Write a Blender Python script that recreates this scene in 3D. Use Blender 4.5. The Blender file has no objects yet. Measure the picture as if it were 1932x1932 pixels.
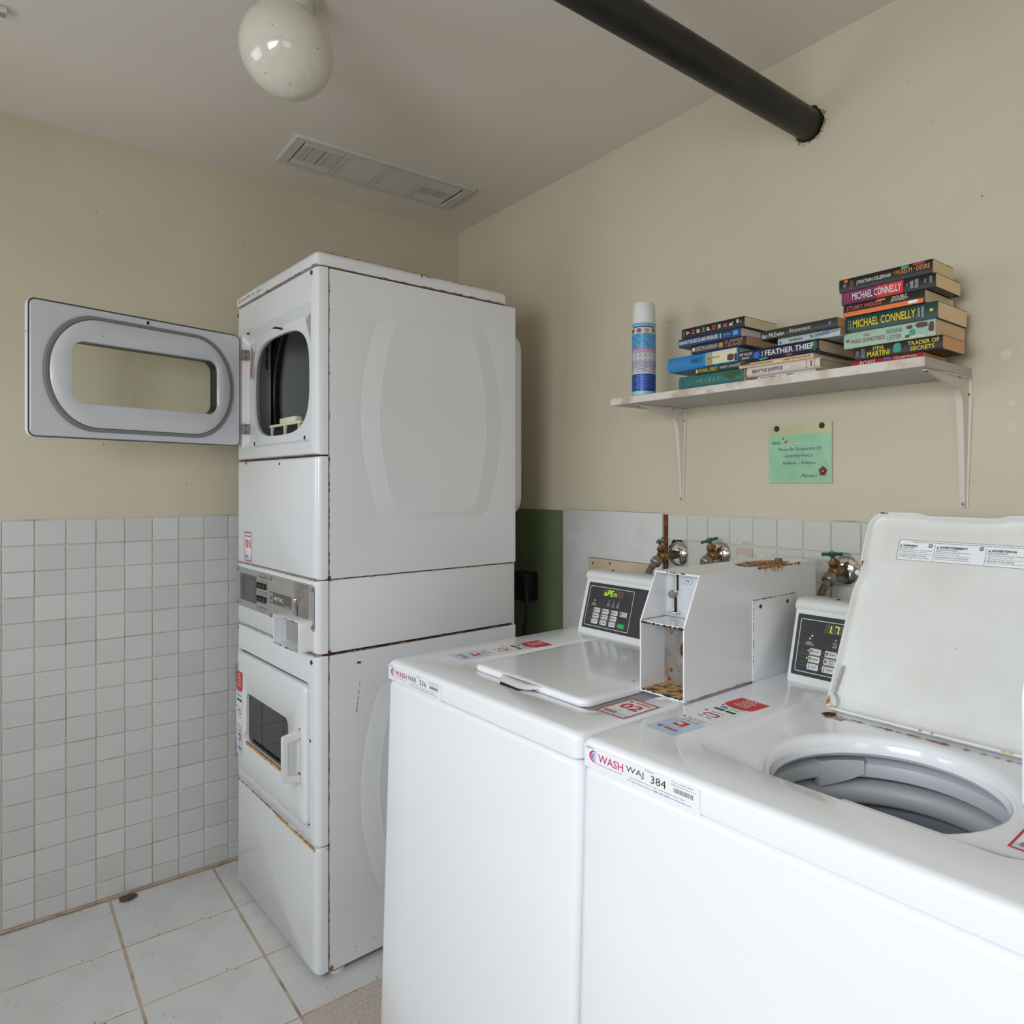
import bpy, bmesh, math, random
from mathutils import Vector, Matrix
rnd = random.Random(7)
S = bpy.context.scene
COL = S.collection
PI = math.pi

# ------------------------------------------------------------------ camera, world, light, exposure
cam_d = bpy.data.cameras.new('camera')
cam = bpy.data.objects.new('camera', cam_d)
COL.objects.link(cam)
cam.location = (2.713, -1.5896, 1.3337)
cam.rotation_euler = (math.radians(90), 0, math.radians(90 - 40.291))
cam_d.sensor_width = 36.0
cam_d.lens = 1324.65 / 1932 * 36.0
cam_d.shift_x = (966 - 1097.93) / 1932
cam_d.shift_y = (914.95 - 966) / 1932
cam_d.clip_start = 0.02
S.camera = cam

w = bpy.data.worlds.new('world'); S.world = w
w.use_nodes = True
bg = w.node_tree.nodes['Background']
bg.inputs[0].default_value = (0.80, 0.90, 1.0, 1)
bg.inputs[1].default_value = 0.5

def area(name, loc, rot, sx, sy, power, col):
    l = bpy.data.lights.new(name, 'AREA'); l.shape = 'RECTANGLE'; l.size = sx; l.size_y = sy
    l.energy = power; l.color = col
    o = bpy.data.objects.new(name, l); COL.objects.link(o)
    o.location = loc; o.rotation_euler = rot
    return o
# overcast daylight slanting down through the windows behind the camera
area('window_daylight_right', (2.45, -2.80, 1.6), (math.radians(53), 0, 0), 1.25, 0.9, 37.0, (0.89, 0.95, 1.0))
area('window_daylight_left', (0.60, -2.80, 1.6), (math.radians(60), 0, 0), 1.0, 0.9, 9.6, (0.88, 0.95, 1.0))
area('window_daylight_side', (3.80, -1.95, 1.6), (math.radians(60), 0, math.radians(90)), 0.95, 0.9, 5.2, (0.90, 0.95, 1.0))

vs = S.view_settings
vs.view_transform = 'Standard'; vs.look = 'None'; vs.gamma = 1.0; vs.use_curve_mapping = False
vs.exposure = 0.08
S.cycles.use_denoising = True
S.cycles.max_bounces = 10
S.cycles.diffuse_bounces = 6
S.cycles.sample_clamp_indirect = 6.0
S.cycles.caustics_reflective = False
S.cycles.caustics_refractive = False

# ------------------------------------------------------------------ materials
def lin(c):
    c = c / 255.0
    return c / 12.92 if c <= 0.04045 else ((c + 0.055) / 1.055) ** 2.4
def rgb(r, g, b): return (lin(r), lin(g), lin(b), 1)
MATS = {}
def mat(name, col, rough=0.5, metal=0.0, col2=None, nscale=8.0, nlo=0.45, nhi=0.6, bump=0.0, bscale=60.0,
        coat=0.0, emit=None, estr=0.0, var=0.0, detail=4.0, specks=None, alpha=None, spec=0.5, big=None):
    m = bpy.data.materials.new(name); m.use_nodes = True
    nt = m.node_tree; N = nt.nodes; L = nt.links
    b = N['Principled BSDF']
    b.inputs['Roughness'].default_value = rough; b.inputs['Metallic'].default_value = metal
    b.inputs['Coat Weight'].default_value = coat; b.inputs['Coat Roughness'].default_value = 0.08
    b.inputs['Specular IOR Level'].default_value = spec
    tc = N.new('ShaderNodeTexCoord')
    rgbn = N.new('ShaderNodeRGB'); rgbn.outputs[0].default_value = rgb(*col)
    out = rgbn.outputs[0]
    def mix(fac, a, c2):
        mx = N.new('ShaderNodeMix'); mx.data_type = 'RGBA'
        L.new(fac, mx.inputs[0]); L.new(a, mx.inputs[6]); mx.inputs[7].default_value = rgb(*c2)
        return mx.outputs[2]
    def ramp(scale, lo, hi, det=4.0, rough_=0.55):
        n = N.new('ShaderNodeTexNoise'); n.inputs['Scale'].default_value = scale
        n.inputs['Detail'].default_value = det; n.inputs['Roughness'].default_value = rough_
        L.new(tc.outputs['Object'], n.inputs['Vector'])
        r = N.new('ShaderNodeMapRange'); r.inputs[1].default_value = lo; r.inputs[2].default_value = hi
        L.new(n.outputs['Fac'], r.inputs[0]); return r.outputs[0]
    if col2: out = mix(ramp(nscale, nlo, nhi, detail), out, col2)
    if big: out = mix(ramp(big[1], big[2], big[3], 3.0), out, big[0])
    if specks: out = mix(ramp(specks[1], specks[2], specks[2] + 0.04, 2.0), out, specks[0])
    if var:
        oi = N.new('ShaderNodeObjectInfo')
        r = N.new('ShaderNodeMapRange'); r.inputs[3].default_value = 1 - var; r.inputs[4].default_value = 1.0
        L.new(oi.outputs['Random'], r.inputs[0])
        h = N.new('ShaderNodeHueSaturation'); L.new(r.outputs[0], h.inputs['Value']); L.new(out, h.inputs['Color'])
        out = h.outputs[0]
    L.new(out, b.inputs['Base Color'])
    if bump:
        n = N.new('ShaderNodeTexNoise'); n.inputs['Scale'].default_value = bscale; n.inputs['Detail'].default_value = 3
        L.new(tc.outputs['Object'], n.inputs['Vector'])
        bp = N.new('ShaderNodeBump'); bp.inputs['Strength'].default_value = bump; bp.inputs['Distance'].default_value = 0.002
        L.new(n.outputs['Fac'], bp.inputs['Height']); L.new(bp.outputs[0], b.inputs['Normal'])
    if emit:
        b.inputs['Emission Color'].default_value = rgb(*emit); b.inputs['Emission Strength'].default_value = estr
    MATS[name] = m
    return m
def glass(name, tint, refl):
    m = bpy.data.materials.new(name); m.use_nodes = True
    nt = m.node_tree; N = nt.nodes; L = nt.links; N.clear()
    o = N.new('ShaderNodeOutputMaterial'); t = N.new('ShaderNodeBsdfTransparent'); t.inputs[0].default_value = tint
    g = N.new('ShaderNodeBsdfGlossy'); g.inputs['Roughness'].default_value = 0.03
    f = N.new('ShaderNodeLayerWeight'); f.inputs[0].default_value = refl
    mx = N.new('ShaderNodeMixShader'); L.new(f.outputs['Fresnel'], mx.inputs[0]); L.new(t.outputs[0], mx.inputs[1]); L.new(g.outputs[0], mx.inputs[2])
    L.new(mx.outputs[0], o.inputs[0]); return m

wall_paint = mat('wall_paint', (207, 197, 175), 0.55, col2=(199, 189, 167), nscale=1.6, nlo=0.4, nhi=0.7, bump=0.12, bscale=90, specks=((120, 105, 90), 55, 0.745))
wall_patch = mat('wall_patch_paint', (214, 203, 182), 0.6)
ceil_paint = mat('ceiling_paint', (224, 216, 208), 0.8, col2=(218, 209, 201), nscale=1.3, nlo=0.4, nhi=0.7, bump=0.1, bscale=70)
tile_m = mat('wall_tile_glaze', (208, 208, 207), 0.28, var=0.10, bump=0.03, bscale=30)
tile_r = mat('wall_tile_glaze_grey_green', (206, 207, 197), 0.25, var=0.08, bump=0.03, bscale=30)
tile_stain = mat('adhesive_marks', (190, 178, 160), 0.8, col2=(206, 205, 194), nscale=60, nlo=0.5, nhi=0.6)
grout_m = mat('wall_grout', (200, 193, 182), 0.9, col2=(168, 150, 132), nscale=9, nlo=0.5, nhi=0.72)
grout_low = mat('dirty_grout', (190, 172, 154), 0.9, col2=(150, 128, 110), nscale=16, nlo=0.5, nhi=0.7)
floor_tile = mat('floor_tile', (210, 210, 208), 0.35, var=0.05, col2=(205, 204, 202), nscale=9, specks=((120, 112, 108), 60, 0.70), bump=0.05, bscale=80)
floor_tan = mat('floor_tile_tan', (182, 168, 158), 0.5, col2=(196, 184, 174), nscale=120, nlo=0.4, nhi=0.62, specks=((120, 105, 95), 140, 0.66))
floor_grout = mat('floor_grout', (186, 168, 148), 0.9, col2=(140, 118, 98), nscale=14, nlo=0.5, nhi=0.7)
enamel = mat('white_enamel', (236, 238, 242), 0.16, coat=0.5, bump=0.02, bscale=25)
enamel2 = mat('white_enamel_dull', (226, 227, 230), 0.24, coat=0.25, bump=0.02, bscale=35, specks=((150, 130, 110), 30, 0.80))
enamel_lid = mat('white_enamel_lid_underside', (220, 221, 218), 0.38, col2=(210, 209, 203), nscale=7, nlo=0.45, nhi=0.75, specks=((150, 145, 135), 40, 0.76))
plastic_w = mat('white_plastic', (218, 219, 217), 0.35)
plastic_g = mat('grey_white_plastic', (200, 203, 208), 0.4)
plastic_dg = mat('mid_grey_plastic', (150, 150, 148), 0.5)
basket_m = mat('basket_enamel', (176, 180, 188), 0.35, bump=0.04, bscale=30)
dark_gap = mat('dark_gap', (34, 28, 24), 0.9)
rust = mat('rust', (96, 52, 24), 0.9, col2=(196, 132, 66), nscale=160, nlo=0.42, nhi=0.60, detail=6)
rust_dark = mat('dark_rust', (60, 36, 22), 0.9, col2=(120, 70, 36), nscale=120, nlo=0.45, nhi=0.65)
rust_light = mat('light_rust', (222, 190, 130), 0.9, col2=(170, 100, 40), nscale=140, nlo=0.45, nhi=0.65)
rust_floor = mat('flaking_rust', (206, 166, 112), 0.9, col2=(96, 52, 26), nscale=60, nlo=0.44, nhi=0.60, detail=10)
stain_brown = mat('brown_stain', (150, 110, 78), 0.9, col2=(196, 180, 160), nscale=90, nlo=0.45, nhi=0.6)
black_pl = mat('black_plastic', (22, 22, 24), 0.35)
pipe_m = mat('black_pipe_plastic', (17, 16, 16), 0.42, col2=(30, 28, 26), nscale=6, bump=0.02)
pipe_print = mat('white_print', (150, 152, 150), 0.7)
panel_blk = mat('console_black', (40, 39, 42), 0.45, col2=(48, 47, 49), nscale=120)
white_ink = mat('white_ink', (225, 225, 222), 0.5)
grey_ink = mat('grey_ink', (110, 110, 112), 0.6)
black_ink = mat('black_ink', (28, 28, 30), 0.6)
red_ink = mat('red_ink', (205, 44, 52), 0.5)
pink_ink = mat('magenta_ink', (200, 50, 130), 0.5)
darkred_ink = mat('dark_red_ink', (150, 50, 70), 0.5)
blue_ink = mat('blue_ink', (38, 96, 176), 0.5)
skyblue_ink = mat('sky_blue_ink', (90, 150, 215), 0.5)
green_ink = mat('green_ink', (110, 180, 80), 0.5)
orange_ink = mat('orange_ink', (232, 120, 50), 0.5)
label_white = mat('label_white', (236, 237, 240), 0.3, coat=0.3)
label_blue = mat('label_pale_blue', (186, 214, 236), 0.3, coat=0.3)
btn_m = mat('button_grey', (205, 205, 203), 0.5)
btn_g = mat('button_green', (10, 160, 90), 0.5)
disp_m = mat('display_window', (82, 72, 62), 0.25)
seg_m = mat('display_segment', (160, 230, 20), 0.5, emit=(170, 240, 10), estr=1.1)
steel = mat('brushed_steel', (172, 169, 166), 0.42, metal=0.35, col2=(164, 161, 158), nscale=40)
steel_d = mat('dull_steel', (150, 144, 138), 0.5, metal=0.3, col2=(132, 124, 116), nscale=30)
chrome = mat('chrome', (235, 235, 238), 0.07, metal=1.0)
brass = mat('brass', (158, 124, 74), 0.38, metal=0.75, col2=(120, 92, 56), nscale=40)
copper = mat('corroded_pipe', (120, 84, 66), 0.6, metal=0.3, col2=(86, 62, 52), nscale=40)
braid = mat('braided_hose', (128, 116, 104), 0.5, metal=0.4, col2=(92, 82, 74), nscale=220)
tap_green = mat('tap_handle_green', (10, 92, 66), 0.4)
nut_m = mat('grey_nut', (150, 140, 126), 0.4, metal=0.6)
opal = mat('opal_glass', (214, 209, 196), 0.12, coat=0.6, specks=((120, 102, 80), 105, 0.715))
vent_m = mat('vent_white', (198, 195, 190), 0.5)
vent_dirty = mat('vent_dirty', (186, 181, 174), 0.6, col2=(112, 84, 72), nscale=150, nlo=0.60, nhi=0.66, detail=2)
green_pan = mat('green_paint', (106, 120, 84), 0.6, col2=(98, 112, 78), nscale=4)
white_pan = mat('white_panel_paint', (208, 208, 206), 0.5, col2=(200, 199, 196), nscale=6, specks=((140, 125, 110), 40, 0.76))
wood_rot = mat('rusty_wood', (124, 66, 36), 0.9, col2=(74, 42, 28), nscale=40, nlo=0.42, nhi=0.6)
board_m = mat('beige_board', (196, 176, 150), 0.7, col2=(188, 168, 142), nscale=12)
shelf_m = mat('shelf_paint', (188, 185, 184), 0.5, col2=(182, 178, 176), nscale=8)
shelf_edge = mat('shelf_edge_wood', (214, 206, 196), 0.6, col2=(186, 166, 148), nscale=14, nlo=0.48, nhi=0.62)
bracket_m = mat('bracket_paint', (216, 206, 196), 0.45, specks=((140, 84, 50), 70, 0.72))
screw_m = mat('screw_dark', (70, 62, 56), 0.5, metal=0.5)
gasket_m = mat('grey_gasket', (126, 126, 126), 0.75)
door_liner = mat('door_liner', (208, 209, 214), 0.3, coat=0.15)
drum_m = mat('drum_grey', (158, 160, 160), 0.5)
drum_front = mat('drum_bulkhead', (176, 174, 172), 0.5)
lint_m = mat('cream_plastic', (228, 224, 196), 0.5)
glass_m = glass('clear_glass', (0.90, 0.93, 0.88, 1), 0.25)
film_m = glass('clear_film', (0.97, 0.98, 0.95, 1), 0.15)
glass_dark = glass('smoked_glass', (0.55, 0.56, 0.56, 1), 0.42)
sign_green = mat('sign_green_paper', (168, 216, 190), 0.45, col2=(160, 208, 182), nscale=14)
sign_cream = mat('sign_cream_paper', (206, 204, 160), 0.45, col2=(214, 210, 176), nscale=10)
sign_ink = mat('sign_text_ink', (64, 92, 70), 0.6)
acry = mat('acrylic_edge', (188, 186, 150), 0.2)
outdoor = mat('outdoor_concrete', (190, 188, 182), 0.9)

# ------------------------------------------------------------------ mesh helpers
def finish(name, bm, m, parent=None, angle=35, loc=None, rot=None, normals=True):
    if normals: bmesh.ops.recalc_face_normals(bm, faces=bm.faces)
    me = bpy.data.meshes.new(name); bm.to_mesh(me); bm.free()
    if m: me.materials.append(m)
    if angle is not None and len(me.polygons):
        me.polygons.foreach_set('use_smooth', [True] * len(me.polygons))
        me.set_sharp_from_angle(angle=math.radians(angle))
    return link(name, me, parent, loc, rot)
def link(name, me, parent=None, loc=None, rot=None):
    o = bpy.data.objects.new(name, me); COL.objects.link(o)
    if parent: o.parent = parent
    if loc: o.location = loc
    if rot: o.rotation_euler = rot
    return o
def thing(name, label, cat, loc=(0, 0, 0), rz=0.0, group=None):
    o = bpy.data.objects.new(name, None); COL.objects.link(o)
    o.empty_display_size = 0.05
    o.location = loc; o.rotation_euler = (0, 0, math.radians(rz))
    o['label'] = label; o['category'] = cat
    if group: o['group'] = group
    return o
def tag(o, label=None, cat=None, group=None, kind=None):
    if label: o['label'] = label
    if cat: o['category'] = cat
    if group: o['group'] = group
    if kind: o['kind'] = kind
    return o
def add_box(bm, x0, x1, y0, y1, z0, z1, bev=0.0, seg=2):
    r = bmesh.ops.create_cube(bm, size=1.0)
    vv = r['verts']
    for v in vv:
        v.co = Vector(((x0 + x1) / 2 + v.co.x * (x1 - x0), (y0 + y1) / 2 + v.co.y * (y1 - y0), (z0 + z1) / 2 + v.co.z * (z1 - z0)))
    if bev > 0:
        es = list({e for v in vv for e in v.link_edges})
        bmesh.ops.bevel(bm, geom=es, offset=bev, segments=seg, affect='EDGES', profile=0.5)
    return bm
def box(name, m, parent, x0, x1, y0, y1, z0, z1, bev=0.0, seg=2, angle=35):
    bm = bmesh.new(); add_box(bm, x0, x1, y0, y1, z0, z1, bev, seg)
    return finish(name, bm, m, parent, angle)
def add_loft(bm, loops, cap0=True, cap1=True, closed=True):
    V = [[bm.verts.new(p) for p in lp] for lp in loops]
    n = len(loops[0])
    for a, b in zip(V, V[1:]):
        for i in range(n if closed else n - 1):
            j = (i + 1) % n
            try: bm.faces.new((a[i], a[j], b[j], b[i]))
            except ValueError: pass
    if cap0: bm.faces.new(V[0])
    if cap1: bm.faces.new(V[-1])
    return V
def loft(name, m, parent, loops, cap0=True, cap1=True, angle=35, closed=True, normals=True):
    bm = bmesh.new(); add_loft(bm, loops, cap0, cap1, closed)
    return finish(name, bm, m, parent, angle, normals=normals)
def rr(cx, cy, w_, h_, r, n=5, m=6):
    """rounded rectangle, 4*(n+m) points, counter-clockwise"""
    r = max(min(r, w_ / 2 - 1e-4, h_ / 2 - 1e-4), 1e-4)
    pts = []
    cs = [(cx + w_ / 2 - r, cy + h_ / 2 - r, 0), (cx - w_ / 2 + r, cy + h_ / 2 - r, 90), (cx - w_ / 2 + r, cy - h_ / 2 + r, 180), (cx + w_ / 2 - r, cy - h_ / 2 + r, 270)]
    for k, (x, y, a0) in enumerate(cs):
        for i in range(n):
            a = math.radians(a0 + 90 * i / (n - 1)); pts.append((x + r * math.cos(a), y + r * math.sin(a)))
        x2, y2, a2 = cs[(k + 1) % 4]; a = math.radians(a2)
        p, q = pts[-1], (x2 + r * math.cos(a), y2 + r * math.sin(a))
        for i in range(1, m + 1): t = i / (m + 1); pts.append((p[0] + (q[0] - p[0]) * t, p[1] + (q[1] - p[1]) * t))
    return pts
def err(cx, cy, w_, h_, rx, ry, n=14, m=8):
    pts = []; hx, hy = w_ / 2 - rx, h_ / 2 - ry
    cs = [(cx + hx, cy + hy, 0), (cx - hx, cy + hy, 90), (cx - hx, cy - hy, 180), (cx + hx, cy - hy, 270)]
    P = lambda k, a: (cs[k % 4][0] + rx * math.cos(math.radians(a)), cs[k % 4][1] + ry * math.sin(math.radians(a)))
    for k in range(4):
        for i in range(n): pts.append(P(k, 90 * k + 90 * i / (n - 1)))
        p, q = pts[-1], P(k + 1, 90 * (k + 1))
        for i in range(1, m + 1): t = i / (m + 1); pts.append((p[0] + (q[0] - p[0]) * t, p[1] + (q[1] - p[1]) * t))
    return pts
def circ_like(loop, cx, cy, rx, ry=None, e=2.0):
    ry = ry or rx; out = []
    for x, y in loop:
        a = math.atan2((y - cy) / ry, (x - cx) / rx); c, s = math.cos(a), math.sin(a)
        k = (abs(c) ** e + abs(s) ** e) ** (-1 / e)
        out.append((cx + rx * c * k, cy + ry * s * k))
    return out
def xz(lp, y): return [(a, y, b) for a, b in lp]
def yz(lp, x): return [(x, a, b) for a, b in lp]
def xy(lp, z): return [(a, b, z) for a, b in lp]
def add_tube(bm, pts, r, n=10, cap=True):
    pts = [Vector(p) for p in pts]; rs = r if isinstance(r, (list, tuple)) else [r] * len(pts)
    t0 = (pts[1] - pts[0]).normalized()
    u = t0.cross(Vector((0, 0, 1)));
    if u.length < 1e-3: u = t0.cross(Vector((1, 0, 0)))
    u.normalize(); loops = []
    for i, p in enumerate(pts):
        t = ((pts[min(i + 1, len(pts) - 1)] - pts[max(i - 1, 0)])).normalized()
        u = (u - t * u.dot(t)).normalized(); v = t.cross(u)
        loops.append([tuple(p + (u * math.cos(2 * PI * k / n) + v * math.sin(2 * PI * k / n)) * rs[i]) for k in range(n)])
    add_loft(bm, loops, cap, cap)
def tube(name, m, parent, pts, r, n=10, angle=40, cap=True):
    bm = bmesh.new(); add_tube(bm, pts, r, n, cap); return finish(name, bm, m, parent, angle)
def lathe(name, m, parent, prof, o, d, n=28, angle=40, cap0=False, cap1=False):
    """prof: (radius, height along d)"""
    o = Vector(o); d = Vector(d).normalized(); u = d.orthogonal().normalized(); v = d.cross(u)
    loops = [[tuple(o + d * h + (u * math.cos(2 * PI * k / n) + v * math.sin(2 * PI * k / n)) * max(r, 1e-5)) for k in range(n)] for r, h in prof]
    bm = bmesh.new(); add_loft(bm, loops, cap0, cap1)
    bmesh.ops.remove_doubles(bm, verts=bm.verts, dist=2e-5)
    return finish(name, bm, m, parent, angle)
def spline(P, n=6):
    P = [Vector(p) for p in P]; out = []
    for i in range(len(P) - 1):
        p0, p1, p2, p3 = P[max(i - 1, 0)], P[i], P[i + 1], P[min(i + 2, len(P) - 1)]
        for k in range(n):
            t = k / n
            out.append(0.5 * ((2 * p1) + (p2 - p0) * t + (2 * p0 - 5 * p1 + 4 * p2 - p3) * t * t + (3 * p1 - p0 - 3 * p2 + p3) * t ** 3))
    out.append(P[-1]); return out
def screw(parent, c, d, r=0.005, m=None, name='screw'):
    return lathe(name, m or screw_m, parent, [(r, 0), (r * 0.95, r * 0.3), (r * 0.55, r * 0.5), (0, r * 0.55)], c, d, 10)

# flat print: polygons and lettering laid on a surface
class Ink:
    """collects flat shapes on a plane (origin c, axes ux, uy) into one thin mesh"""
    def __init__(s, c, ux, uy, lift=0.0004, base=0):
        s.base = base; s.c = Vector(c); s.ux = Vector(ux).normalized(); s.uy = Vector(uy).normalized(); s.n = s.ux.cross(s.uy); s.lift = lift
        s.bm = {}
    def P(s, x, y, k=1): return s.c + s.ux * x + s.uy * y + s.n * s.lift * (k + s.base)
    def b(s, m):
        if m.name not in s.bm: s.bm[m.name] = bmesh.new()
        return s.bm[m.name]
    def poly(s, m, pts, k=1):
        bm = s.b(m); bm.faces.new([bm.verts.new(s.P(x, y, k)) for x, y in pts])
    def rect(s, m, x0, y0, x1, y1, k=1): s.poly(m, [(x0, y0), (x1, y0), (x1, y1), (x0, y1)], k)
    def frame(s, m, pts, t, k=1):
        bm = s.b(m); n = len(pts); cx = sum(p[0] for p in pts) / n; cy = sum(p[1] for p in pts) / n
        inn = []
        for x, y in pts:
            d = math.hypot(x - cx, y - cy); f = (d - t * 1.3) / d; inn.append((cx + (x - cx) * f, cy + (y - cy) * f))
        A = [bm.verts.new(s.P(*p, k)) for p in pts]; B = [bm.verts.new(s.P(*p, k)) for p in inn]
        for i in range(n): j = (i + 1) % n; bm.faces.new((A[i], A[j], B[j], B[i]))
    def line(s, m, x0, y0, x1, y1, t, k=1):
        d = Vector((x1 - x0, y1 - y0)); q = Vector((-d.y, d.x)).normalized() * t / 2
        s.poly(m, [(x0 + q.x, y0 + q.y), (x0 - q.x, y0 - q.y), (x1 - q.x, y1 - q.y), (x1 + q.x, y1 + q.y)], k)
    def disc(s, m, x, y, r, n=14, k=1, ry=None): s.poly(m, [(x + r * math.cos(2 * PI * i / n), y + (ry or r) * math.sin(2 * PI * i / n)) for i in range(n)], k)
    def crescent(s, m, x, y, r, dx, r2, a0, a1, k=1, sx=1.0):
        bm = s.b(m); n = 14; A = []; B = []
        for i in range(n + 1):
            a = math.radians(a0 + (a1 - a0) * i / n); t = math.sin(PI * i / n)
            A.append(bm.verts.new(s.P(x + sx * r * math.cos(a), y + r * math.sin(a), k)))
            rr_ = r - (r - r2) * t - 0.0001
            B.append(bm.verts.new(s.P(x + sx * rr_ * math.cos(a) + dx * t * 0, y + rr_ * math.sin(a), k)))
        for i in range(n): bm.faces.new((A[i], A[i + 1], B[i + 1], B[i]))
    def text(s, m, txt, x, y, w_=None, h_=None, rot=0, bold=0.0, shear=0.0, align='C', k=2, space=1.0):
        """stretched to w_ x h_ (either may be None); x,y is the box centre (align C) or its left edge (L)"""
        cu = bpy.data.curves.new('t', 'FONT'); cu.body = txt; cu.size = 1; cu.resolution_u = 2; cu.offset = bold; cu.shear = shear
        cu.space_character = space; cu.fill_mode = 'FRONT'
        ob = bpy.data.objects.new('t', cu); me = ob.to_mesh()
        co = [v.co.copy() for v in me.vertices]; pol = [tuple(p.vertices) for p in me.polygons]
        ob.to_mesh_clear(); bpy.data.objects.remove(ob); bpy.data.curves.remove(cu)
        if not co: return
        a0 = min(c.x for c in co); a1 = max(c.x for c in co); b0 = min(c.y for c in co); b1 = max(c.y for c in co)
        sy = h_ / (b1 - b0) if h_ else None; sx = w_ / (a1 - a0) if w_ else sy
        if sy is None: sy = sx
        cs, sn = math.cos(math.radians(rot)), math.sin(math.radians(rot))
        ox = (a0 + a1) / 2 if align == 'C' else a0
        bm = s.b(m); vs_ = []
        for c in co:
            px = (c.x - ox) * sx; py = (c.y - (b0 + b1) / 2) * sy
            vs_.append(bm.verts.new(s.P(x + px * cs - py * sn, y + px * sn + py * cs, k)))
        for p in pol:
            try: bm.faces.new([vs_[i] for i in p])
            except ValueError: pass
    def build(s, parent, names=None):
        out = []
        for mn, bm in s.bm.items():
            nm = (names or {}).get(mn, 'lettering')
            bm.normal_update()
            out.append(finish(nm, bm, MATS[mn], parent, None, normals=False))
            if nm in ('lettering', 'printed_marks'): out[-1]['kind'] = 'stuff'
        return out

def blot(name, m, parent, c, ux, uy, rx, ry, seed=0, lift=0.0005, n=22, jag=0.35):
    r = random.Random(seed); i = Ink(c, ux, uy, lift)
    pts = []
    for k in range(n):
        f = 1 - jag * r.random(); a = 2 * PI * k / n; pts.append((rx * f * math.cos(a), ry * f * math.sin(a)))
    bm = bmesh.new(); ce = bm.verts.new(i.P(0, 0)); vs_ = [bm.verts.new(i.P(*p)) for p in pts]
    for k in range(n): bm.faces.new((ce, vs_[k], vs_[(k + 1) % n]))
    return finish(name, bm, m, parent, None, normals=False)
def rust_run(m, parent, p, q, nrm, wid, seed=0, n=26, lift=0.0005, side=None, keep=0.0, name='rust_streak'):
    """ragged streak along p-q on a surface with normal nrm"""
    r = random.Random(seed); p = Vector(p); q = Vector(q); nrm = Vector(nrm).normalized(); d = (q - p)
    s_ = nrm.cross(d).normalized() if side is None else Vector(side)
    bm = bmesh.new(); rows = []
    for i in range(n + 1):
        t = i / n; b_ = p + d * t + nrm * lift
        wd = wid * (0.25 + 0.75 * r.random()); 
        if r.random() < keep: wd = wid * 0.06
        a0 = -wd * 0.5 if side is None else 0.0
        rows.append((bm.verts.new(b_ + s_ * a0), bm.verts.new(b_ + s_ * (a0 + wd))))
    for a, b in zip(rows, rows[1:]): bm.faces.new((a[0], b[0], b[1], a[1]))
    return finish(name, bm, m, parent, None, normals=False)

# ------------------------------------------------------------------ the room
RX, RY, H = 3.62, -2.62, 2.4448          # room runs x 0..RX, y RY..0
TP = 0.0775                              # wall tile pitch
def struct(o, label=None):
    o['kind'] = 'structure'
    if label: o['label'] = label
    return o
wl = struct(box('wall_left', wall_paint, None, -0.12, 0, RY - 0.12, 0.12, -0.05, H + 0.1))
wr = struct(box('wall_right', wall_paint, None, 0, RX + 0.12, 0, 0.12, -0.05, H + 0.1))
ce = struct(box('ceiling', ceil_paint, None, 0, RX, RY, 0, H, H + 0.1))
# front wall with the open doorway, behind the camera
def wall_with_hole(name, m, ax, pos, th, a0, a1, b0, b1, h0, h1, g0, g1):
    # plane normal along ax ('x' or 'y'); hole a in h0..h1, z in g0..g1
    bm = bmesh.new()
    for (p, q, r_, s_) in ((a0, h0, b0, b1), (h1, a1, b0, b1), (h0, h1, g1, b1), (h0, h1, b0, g0)):
        if q - p < 1e-4 or s_ - r_ < 1e-4: continue
        if ax == 'y': add_box(bm, p, q, pos, pos + th, r_, s_)
        else: add_box(bm, pos, pos + th, p, q, r_, s_)
    bmesh.ops.remove_doubles(bm, verts=bm.verts, dist=1e-5)
    return struct(finish(name, bm, m, None, 35))
def front_wall():
    bm = bmesh.new()
    for p, q, r_, s_ in ((0, 0.08, -0.05, H + 0.1), (0.08, 1.12, -0.05, 1.10), (0.08, 1.12, 2.06, H + 0.1), (1.12, 1.80, -0.05, H + 0.1), (1.80, 3.10, -0.05, 1.10), (1.80, 3.10, 2.06, H + 0.1), (3.10, RX, -0.05, H + 0.1)): add_box(bm, p, q, RY - 0.12, RY, r_, s_)
    bmesh.ops.remove_doubles(bm, verts=bm.verts, dist=1e-5)
    return struct(finish('wall_front', bm, wall_paint, None, 35))
front_wall()
wall_with_hole('wall_back', wall_paint, 'x', RX, 0.12, RY - 0.12, 0, -0.05, H + 0.1, -2.45, -1.45, 1.10, 2.06)
def window_frame(name, x0, x1, z0, z1, ry=False):
    lo = rr((x0 + x1) / 2, (z0 + z1) / 2, x1 - x0 + 0.08, z1 - z0 + 0.08, 0.004, 2, 0); li = rr((x0 + x1) / 2, (z0 + z1) / 2, x1 - x0 - 0.04, z1 - z0 - 0.04, 0.004, 2, 0)
    if ry: L_ = [[(RX - d, a, b) for a, b in lp] for lp, d in ((lo, -0.002), (lo, 0.014), (li, 0.014), (li, -0.06))]
    else: L_ = [[(a, RY + d, b) for a, b in lp] for lp, d in ((lo, -0.002), (lo, 0.014), (li, 0.014), (li, -0.06))]
    return struct(loft(name, shelf_m, None, L_, False, False, 30))
window_frame('window_1', 0.08, 1.12, 1.10, 2.06); window_frame('window_2', 1.80, 3.10, 1.10, 2.06); window_frame('window_3', -2.45, -1.45, 1.10, 2.06, True)
struct(box('ground', outdoor, None, -1.5, 6, -6.5, RY - 0.12, -0.12, -0.06))

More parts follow.
